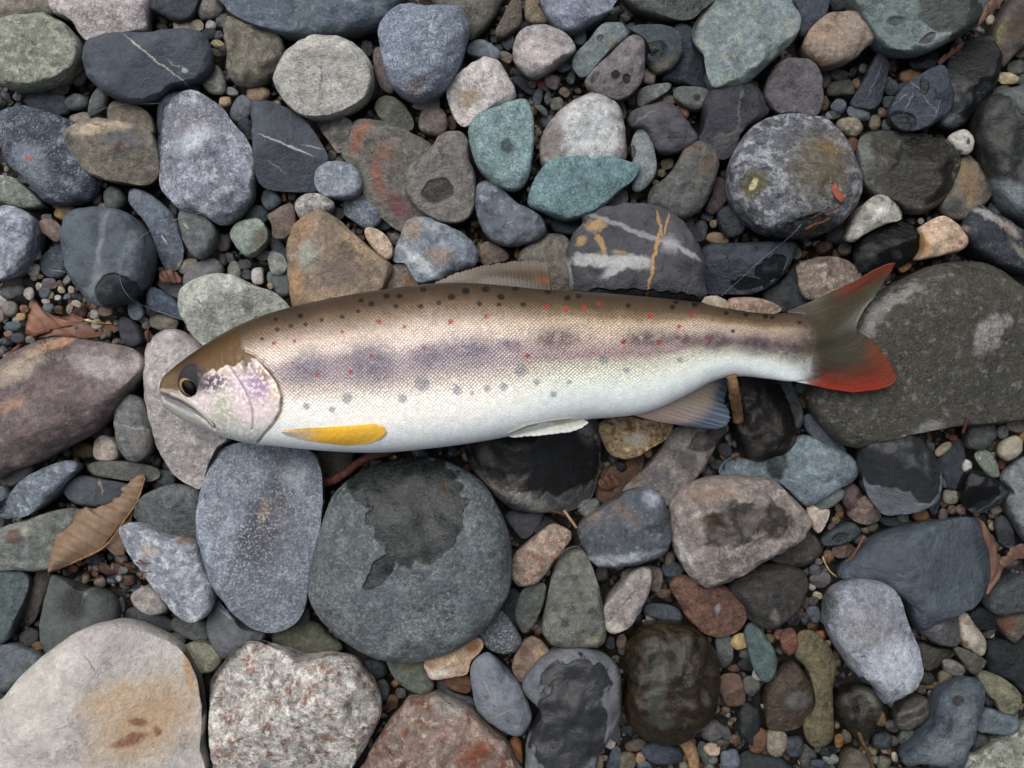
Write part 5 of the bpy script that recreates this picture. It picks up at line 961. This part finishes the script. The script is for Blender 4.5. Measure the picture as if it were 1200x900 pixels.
# jaw plate, eye
UV = coons([(200,459),(214,464),(228,473),(241,485),(251,498)], [(199,464),(212,469),(226,478),(238,489),(249,501)], [(200,459),(199,464)], [(251,498),(249,501)], 60, 10)
tq = np.linspace(0, 1, 60)[:, None] + np.zeros((1, 10)); sq_ = np.linspace(0, 1, 10)[None] + np.zeros((60, 1))
def on_body(W, d0): # photo position -> skin height there (one correction step for the skin's own parallax)
    z0 = body_z(W[..., 0], W[..., 1]); return z0 + d0
def to_frame(UV):    # the outline frame is drawn at mid height; move a photo position into it
    out = UV.copy()
    for it in range(3):
        z = body_z(out[..., 0], out[..., 1]); zm = zmid(out[..., 0])
        r = ((CAMZ - z) / (CAMZ - zm))[..., None]
        out = np.array([600, 450.0]) + (UV - np.array([600, 450.0])) * r
    return body_z(out[..., 0], out[..., 1])
sheet('upper_jaw', UV, to_frame(UV) + .5 + 1.0 * np.sin(math.pi * sq_), cmix(('a5a096', tq), ('7d7870', sstep(.6, 1, sq_)), ('b3aea6', np.exp(-((sq_ - .3) / .2) ** 2))), FIN, fish, 2.0)
def cap(name, cx, cy, rx, ry, an, h, zc, mat, parent, org):
    n, m = 40, 12; V = [[0, 0, h]]
    a = math.radians(-an)
    for i in range(1, m + 1):
        th = i / m * math.pi / 2
        for jj in range(n):
            p = 2 * math.pi * jj / n; x = rx * math.sin(th) * math.cos(p); y = ry * math.sin(th) * math.sin(p)
            V.append([x * math.cos(a) - y * math.sin(a), x * math.sin(a) + y * math.cos(a), h * math.cos(th)])
    V.append([0, 0, -h * .6]); V = np.array(V); jj = np.arange(n); jn = (jj + 1) % n
    q = np.concatenate([np.column_stack([1 + i * n + jj, 1 + (i + 1) * n + jj, 1 + (i + 1) * n + jn, 1 + i * n + jn]) for i in range(m - 1)])
    t_ = np.concatenate([np.column_stack([np.zeros(n, int), 1 + jj, 1 + jn]), np.column_stack([np.full(n, len(V) - 1), 1 + (m - 1) * n + jn, 1 + (m - 1) * n + jj])])
    x, y = at(cx, cy, zc); me = make_mesh(name, V * U, q, t_)
    return add_obj(name, me, mat, parent, ((x - org[0]) * U, (y - org[1]) * U, (zc - org[2]) * U)), np.array([x, y, zc])
def plain(name, hx, rough=.4, coat=0.0, metal=0.0, sc=3.0, var=.2, spec=.5):
    g = NT(name); g.b.inputs['Specular IOR Level'].default_value = spec; P = g.objco(); n = g.noise(P, 1 / sc, 5, .65)
    g.put(g.b.inputs['Base Color'], g.mix(1.0, c4(lin(hx)), g.remap(n, .3, .7, 1 - var, 1 + var), 'MULTIPLY'))
    g.b.inputs['Roughness'].default_value = rough; g.b.inputs['Coat Weight'].default_value = coat; g.b.inputs['Coat Roughness'].default_value = .04
    g.b.inputs['Metallic'].default_value = metal; g.bump(n, .3, 1 * U); return g.m
ze = float(to_frame(np.array([[[229.0, 447.0]]]))[0, 0]) - 2.6
eye, eo = cap('eye', 225, 446, 15, 18, 15, 3.2, ze - .8, plain('eye_rim', '2a2a2f', .5, 0, spec=.12), fish, FO)
iris, io = cap('iris', 220.3, 453, 11, 8.2, 48, 2.6, ze + 1.0, plain('iris_gold', '84703f', .4, 0, .1, 1.5, .5, spec=.2), eye, eo)
cap('pupil', 221.5, 454, 10.2, 7.0, 48, 2.6, ze + 1.7, plain('pupil_black', '050506', .12, 0, spec=.07), eye, eo)
# ================================================================ leaves, twigs, fishing line
def tube(name, pts, r0, r1, hx, label, cat, lift=1.0, mat=None, seg=10, follow=True, bumpy=.15, parent=None, org=None, group=None, zfix=None, step=3.0, relax=3):
    p = np.array(pts, float); L = np.concatenate([[0], np.cumsum(np.linalg.norm(np.diff(p[:, :2], axis=0), axis=1))])
    n = max(8, int(L[-1] / step)); s = np.linspace(0, L[-1], n)
    cu, cv = curve(np.column_stack([L, p[:, 0]])), curve(np.column_stack([L, p[:, 1]]))
    u, v = cu(s), cv(s)
    if zfix is not None: z = np.interp(s / L[-1], np.linspace(0, 1, len(zfix)), zfix)
    else:
        z = np.array([ground_z(*at(a, b, 25)) for a, b in zip(u, v)])
        w = 9 if follow else n
        z = np.array([z[max(0, i - w // 2): i + w // 2 + 1].max() for i in range(n)])
        for q in range(relax): z = np.convolve(np.pad(z, 3, mode='edge'), np.ones(7) / 7, 'valid')
        z = z + lift
    x = (u - 600) * (CAMZ - z) / CAMZ; y = (450 - v) * (CAMZ - z) / CAMZ
    C_ = np.column_stack([x, y, z]); T = np.gradient(C_, axis=0); T /= np.linalg.norm(T, axis=1)[:, None]
    B = np.cross(T, [0, 0, 1.0]); B /= np.linalg.norm(B, axis=1)[:, None] + 1e-9; N = np.cross(B, T)
    rs = np.random.RandomState(len(pts) * 7 + n); r = np.linspace(r0, r1, n) * (1 + bumpy * rs.uniform(-1, 1, n))
    a = np.linspace(0, 2 * math.pi, seg, endpoint=False)
    V = (C_[:, None] + r[:, None, None] * (np.cos(a)[None, :, None] * B[:, None] + np.sin(a)[None, :, None] * N[:, None])).reshape(-1, 3)
    j = np.arange(seg); jn = (j + 1) % seg
    q = np.concatenate([np.column_stack([i * seg + j, i * seg + jn, (i + 1) * seg + jn, (i + 1) * seg + j]) for i in range(n - 1)])
    V = np.vstack([V, C_[:1], C_[-1:]]); k = n * seg
    t_ = np.concatenate([np.column_stack([np.full(seg, k), jn, j]), np.column_stack([np.full(seg, k + 1), (n - 1) * seg + j, (n - 1) * seg + jn])])
    o0 = C_[0] if org is None else np.array(org)
    me = make_mesh(name, (V - o0) * U, q, t_)
    ob = add_obj(name, me, mat or plain(name + '_bark', hx, .7, 0, 0, 5.0, .6, spec=.25), parent, tuple(o0 * U) if parent is None else (0, 0, 0))
    if label: tag(ob, label, cat, group)
    return ob, C_
LEAF = None
def leaf_mat(name):
    g = NT(name); P = g.objco(); n = g.noise(P, 1 / 9.0, 6, .65); n2 = g.noise(P, 1 / 2.0, 3, .6)
    col = g.mix(1.0, g.attr('Col'), g.remap(n, .3, .7, .72, 1.25), 'MULTIPLY')
    g.put(g.b.inputs['Base Color'], col); g.b.inputs['Roughness'].default_value = .6
    g.bump(g.math('ADD', n, g.math('MULTIPLY', n2, .5)), .5, 2 * U); return g.m
LEAFM = leaf_mat('dry_leaf')
def leaf_sheet(name, a, b, c, d_, n, m, base, bulge, veins, hx, hx2, parent, org, th=1.0, tiltz=0):
    UV = coons(a, b, c, d_, n, m)
    t = np.linspace(0, 1, n)[:, None] + np.zeros((1, m)); s = np.linspace(0, 1, m)[None] + np.zeros((n, 1))
    rs = np.random.RandomState(n + m); jit = np.convolve(rs.normal(size=n + 4), np.ones(3) / 3, 'same')[:n]
    e = UV[:, 0] - UV[:, 1]; e /= np.linalg.norm(e, axis=1)[:, None] + 1e-6
    UV[:, 0] += e * (jit * 1.6)[:, None]
    ph = (t * veins + .9 * (1 - s)) % 1.0
    rib = np.exp(-((ph - .5) / .07) ** 2)
    Z = base + bulge * np.sin(math.pi * s) * (0.6 + .4 * np.sin(t * 5)) + tiltz * s + 1.2 * rib * (s < .98) + 1.1 * np.sin(ph * 2 * math.pi) * (1 - s) + 3 * np.sin(t * 4 + 1)
    col = cmix((hx, t), (hx2, rib * .55), (hx2, sstep(.06, 0, s) * .6))
    return sheet(name, UV, Z, col, LEAFM, parent, th, org)
def leaf_root(name, u, v, z, label):
    x, y = at(u, v, z); org = np.array([x, y, z])
    r = add_obj(name, None, None, None, tuple(org * U)); tag(r, label, 'leaf'); return r, org
# brown curled leaf on the left
zb = max(ground_z(*at(80, 640, 20)), ground_z(*at(120, 600, 20)), ground_z(*at(140, 585, 20)), ground_z(*at(155, 570, 20))) + 3
lf, org = leaf_root('leaf', 110, 615, zb, 'pale brown dried leaf with curved side veins beside the green grey slab')
left = [(56,671),(54,657),(62,637),(65,627),(82,615),(92,600),(101,594),(107,596),(130,589),(140,581),(146,577),(140,573),(150,567),(160,557),(168,555)]
rib = [(57,672),(75,664),(95,655),(110,650),(122,640),(133,625),(147,608),(158,592),(167,573),(171,560)]
leaf_sheet('blade', left, rib, [(56,671),(57,672)], [(168,555),(171,560)], 90, 26, zb + 3, 9, 9, '77614d', '54422f', lf, org)
leaf_sheet('folded_blade', [(122,640),(133,625),(147,608),(157,594)], [(125,643),(135,652),(146,651),(151,625),(156,600)], [(122,640),(125,643)], [(157,594),(156,600)], 40, 12, zb - 3, 2, 4, '5f4a3a', '47362a', lf, org)
tube('midrib', [(60,669),(95,655),(122,641),(147,608),(160,589),(170,560)], 1.6, .8, '7d5e46', None, None, parent=lf, org=org, zfix=[zb + 4, zb + 6, zb + 6, zb + 7, zb + 6, zb + 5])
# reddish leaf, upper left
zb = max(ground_z(*at(60, 375, 10)), ground_z(*at(45, 370, 10)), ground_z(*at(90, 385, 10))) + 4
lf2, org = leaf_root('leaf', 60, 380, zb, 'torn reddish brown leaf folded over with a dark stalk on fine gravel')
leaf_sheet('blade', [(30,380),(32,362),(37,347),(41,350),(50,362),(62,369),(75,372),(86,368),(101,374)], [(30,392),(40,392),(50,390),(62,386),(85,381),(101,375)], [(30,380),(30,392)], [(101,374),(101,375)], 60, 20, zb + 5, 5, 4, '85604e', '63443a', lf2, org)
leaf_sheet('folded_blade', [(48,393),(62,386),(85,381),(101,376),(129,378),(140,383)], [(45,396),(60,398),(85,398),(110,396),(130,393),(141,385)], [(48,393),(45,396)], [(140,383),(141,385)], 60, 14, zb + 1, 3, 3, '6b4a3a', '4d3429', lf2, org)
leaf_sheet('torn_edge', [(98,373),(108,375),(130,378)], [(99,376),(112,379),(131,380)], [(98,373),(99,376)], [(130,378),(131,380)], 20, 6, zb + 6, 1, 2, 'c4a57c', 'a88a62', lf2, org)
tube('stalk', [(-6,434),(8,421),(20,408),(32,397),(45,391),(60,387)], 3.6, 2.2, '5a382e', None, None, parent=lf2, org=org, zfix=[zb + 14, zb + 12, zb + 9, zb + 8, zb + 8, zb + 7])
# leaf scraps
def scrap(pa, pb, hx, hx2, label, lift=3, name='leaf_fragment', n=40, m=10, bulge=2, cat='leaf'):
    c0 = np.mean(np.array(pa + pb), 0); zb = max(ground_z(*at(p[0], p[1], 10)) for p in pa[::2] + pb[::2] + [tuple(c0)]) + lift
    zb = min(zb, 80)
    x, y = at(c0[0], c0[1], zb); org = np.array([x, y, zb])
    ob, tp = leaf_sheet(name, pa, pb, [pa[0], pb[0]], [pa[-1], pb[-1]], n, m, zb, bulge, 3, hx, hx2, None, org, 1.0)
    ob.location = tuple(org * U); tag(ob, label, cat); return ob
scrap([(1146,606),(1152,610),(1158,620),(1164,629),(1167,643),(1171,657),(1174,668),(1170,680),(1163,690),(1160,697)], [(1146,609),(1150,620),(1153,632),(1158,644),(1160,658),(1161,670),(1160,680),(1157,690),(1155,697)], '5a4034', '402d24', 'ragged brown leaf strip curling beside the large smooth blue grey slab')
scrap([(1170,655),(1180,650),(1187,640),(1199,638),(1208,640)], [(1174,668),(1184,662),(1193,655),(1200,655),(1208,652)], '5a4236', '402e25', 'brown torn leaf scrap by the dark oval stone and pale slab')
scrap([(186,319),(193,316),(202,316),(213,326)], [(187,331),(195,331),(205,332),(212,331)], '5f4238', '48302a', 'small reddish leaf scrap beside the grey mauve pebble')
scrap([(169,388),(173,386),(178,392)], [(170,396),(174,402),(177,398)], '5f3c33', '482c26', 'tiny dark red leaf bit by the pinkish speckled cobble')
scrap([(1152,8),(1158,2),(1168,-4),(1178,-2)], [(1146,31),(1152,26),(1162,15),(1174,3)], '5c423a', '45302a', 'reddish bark strip beside the big green grey boulder', name='bark_strip', cat='bark')
scrap([(1128,46),(1120,54),(1110,62),(1098,72)], [(1131,50),(1124,60),(1112,68),(1101,77)], '56392f', '402a23', 'reddish bark flake under the big green grey boulder', name='bark_strip', cat='bark')
scrap([(973,219),(980,215),(986,220)], [(978,230),(986,238),(992,230)], '94503f', '7d4233', 'bright orange red leaf scrap on the large round mottled cobble', lift=2, bulge=1)
scrap([(700,563),(712,556),(724,560)], [(702,572),(714,575),(726,568)], '4d3224', '3a261b', 'rusty leaf scrap in the hollow below the cream quartz stone', lift=1)
scrap([(118,657),(130,662),(144,660),(160,664)], [(112,668),(126,674),(146,672),(166,672)], '4a2f28', '38231e', 'dark red leaf litter below the pale brown dried leaf', lift=1)
# twigs
tube('twig', [(857,440),(860,455),(862,470),(864,482),(865,493)], 6.0, 6.2, '71583f', 'short brown broken twig touching the anal fin', 'twig', lift=3, follow=False, bumpy=.13, seg=14)
tube('red_root', [(378,566),(392,562),(404,555),(416,545),(432,536),(450,531),(466,526)], 5.5, 4.0, '5a3830', 'smooth reddish root poking out under the fish belly', 'root', zfix=[-8, -2, 4, 10, 14, 16, 16], bumpy=.05)
tube('dry_stick', [(800,866),(806,874),(811,884),(813,894),(814,908)], 8.5, 6.5, '7d654c', 'tan stick below the olive brown glossy round cobble', 'stick', zfix=[-10, -8, -6, -6, -6], bumpy=.05, seg=14)
tube('straw', [(1013,628),(1006,641),(998,653),(989,661),(984,668),(988,680)], 1.3, .9, '6b4a36', 'thin bent orange stem on the large smooth blue grey slab', 'straw', lift=1.5)
tube('straw', [(964,652),(968,662),(974,671),(981,676)], 1.1, .9, '8f7d60', 'thin pale stem beside the dark grey triangular cobble', 'straw', lift=1.5)
tube('straw', [(661,598),(668,608),(676,619)], 1.8, 1.6, '8a7455', 'straight straw next to the blue black cobble', 'straw', lift=2, follow=False)
tube('straw', [(642,596),(652,600),(665,603)], 1.0, .8, '5c3a28', 'thin red stem under the dark boulder by the belly', 'straw', lift=1)
tube('straw', [(944,269),(955,263),(965,260),(974,255)], 1.6, 1.0, '5a3320', 'rusty rootlet on the lower rim of the round mottled cobble', 'straw', lift=1.2)
tube('straw', [(950,257),(962,250),(974,247),(986,240)], 1.2, .8, '4a2a1a', 'thin dark rootlet beside the orange red leaf scrap', 'straw', lift=1.2)
tube('straw', [(1006,858),(1012,872),(1019,886),(1024,903)], 2.6, 2.0, '4a3826', 'brown stem running down from the dark olive pointed stone', 'straw', lift=1.5)
tube('straw', [(1134,490),(1131,500),(1128,508)], 2.2, 1.6, '42241e', 'short dark red stem by the huge olive grey boulder', 'straw', lift=1.5)
for k in range(9):
    r_ = random.Random(50 + k); x0, y0 = r_.uniform(95, 165), r_.uniform(655, 682)
    a_ = r_.uniform(-.5, .5); l_ = r_.uniform(8, 18)
    tube('root_fibre', [(x0, y0), (x0 + l_ * .5, y0 + a_ * 8 + r_.uniform(-2, 2)), (x0 + l_, y0 + a_ * 16)], .9, .5, '5c3024', 'fine reddish rootlet tangled in the litter below the dried leaf', 'rootlet', lift=1.5, group='rootlets below the dried leaf')
# fishing line
g = NT('nylon_line'); P = g.objco(); n = g.noise(P, 1 / 40.0, 2, .5)
g.put(g.b.inputs['Base Color'], g.mix(n, c4(lin('5c6064')), c4(lin('8d9194')))); g.b.inputs['Roughness'].default_value = .18
LINE = g.m
tube('fishing_line', [(10,226),(24,212),(40,195),(60,175),(85,150),(105,136),(120,128),(140,123),(165,121.5),(185,121),(205,114),(222,108),(236,112),(250,124),(262,139),(270,153),(277,162)], .3, .3, '', 'thin clear fishing line looping over the brown grey blocky cobble', 'line', lift=1.2, mat=LINE, seg=6, bumpy=0, step=2)
tube('fishing_line', [(258,248),(240,249),(210,256),(185,266),(165,278),(150,295),(142,313),(140.5,326),(146,341),(156,352),(175,361),(195,368),(214,375)], .3, .3, '', 'thin clear fishing line curving across the large slate cobble', 'line', lift=1.2, mat=LINE, seg=6, bumpy=0, step=2)
tube('fishing_line', [(940,262),(926,277),(910,290),(895,302),(870,325),(845,347)], .22, .22, '', 'thin clear fishing line crossing the dark slate slab', 'line', lift=1.2, mat=LINE, seg=6, bumpy=0, step=2)
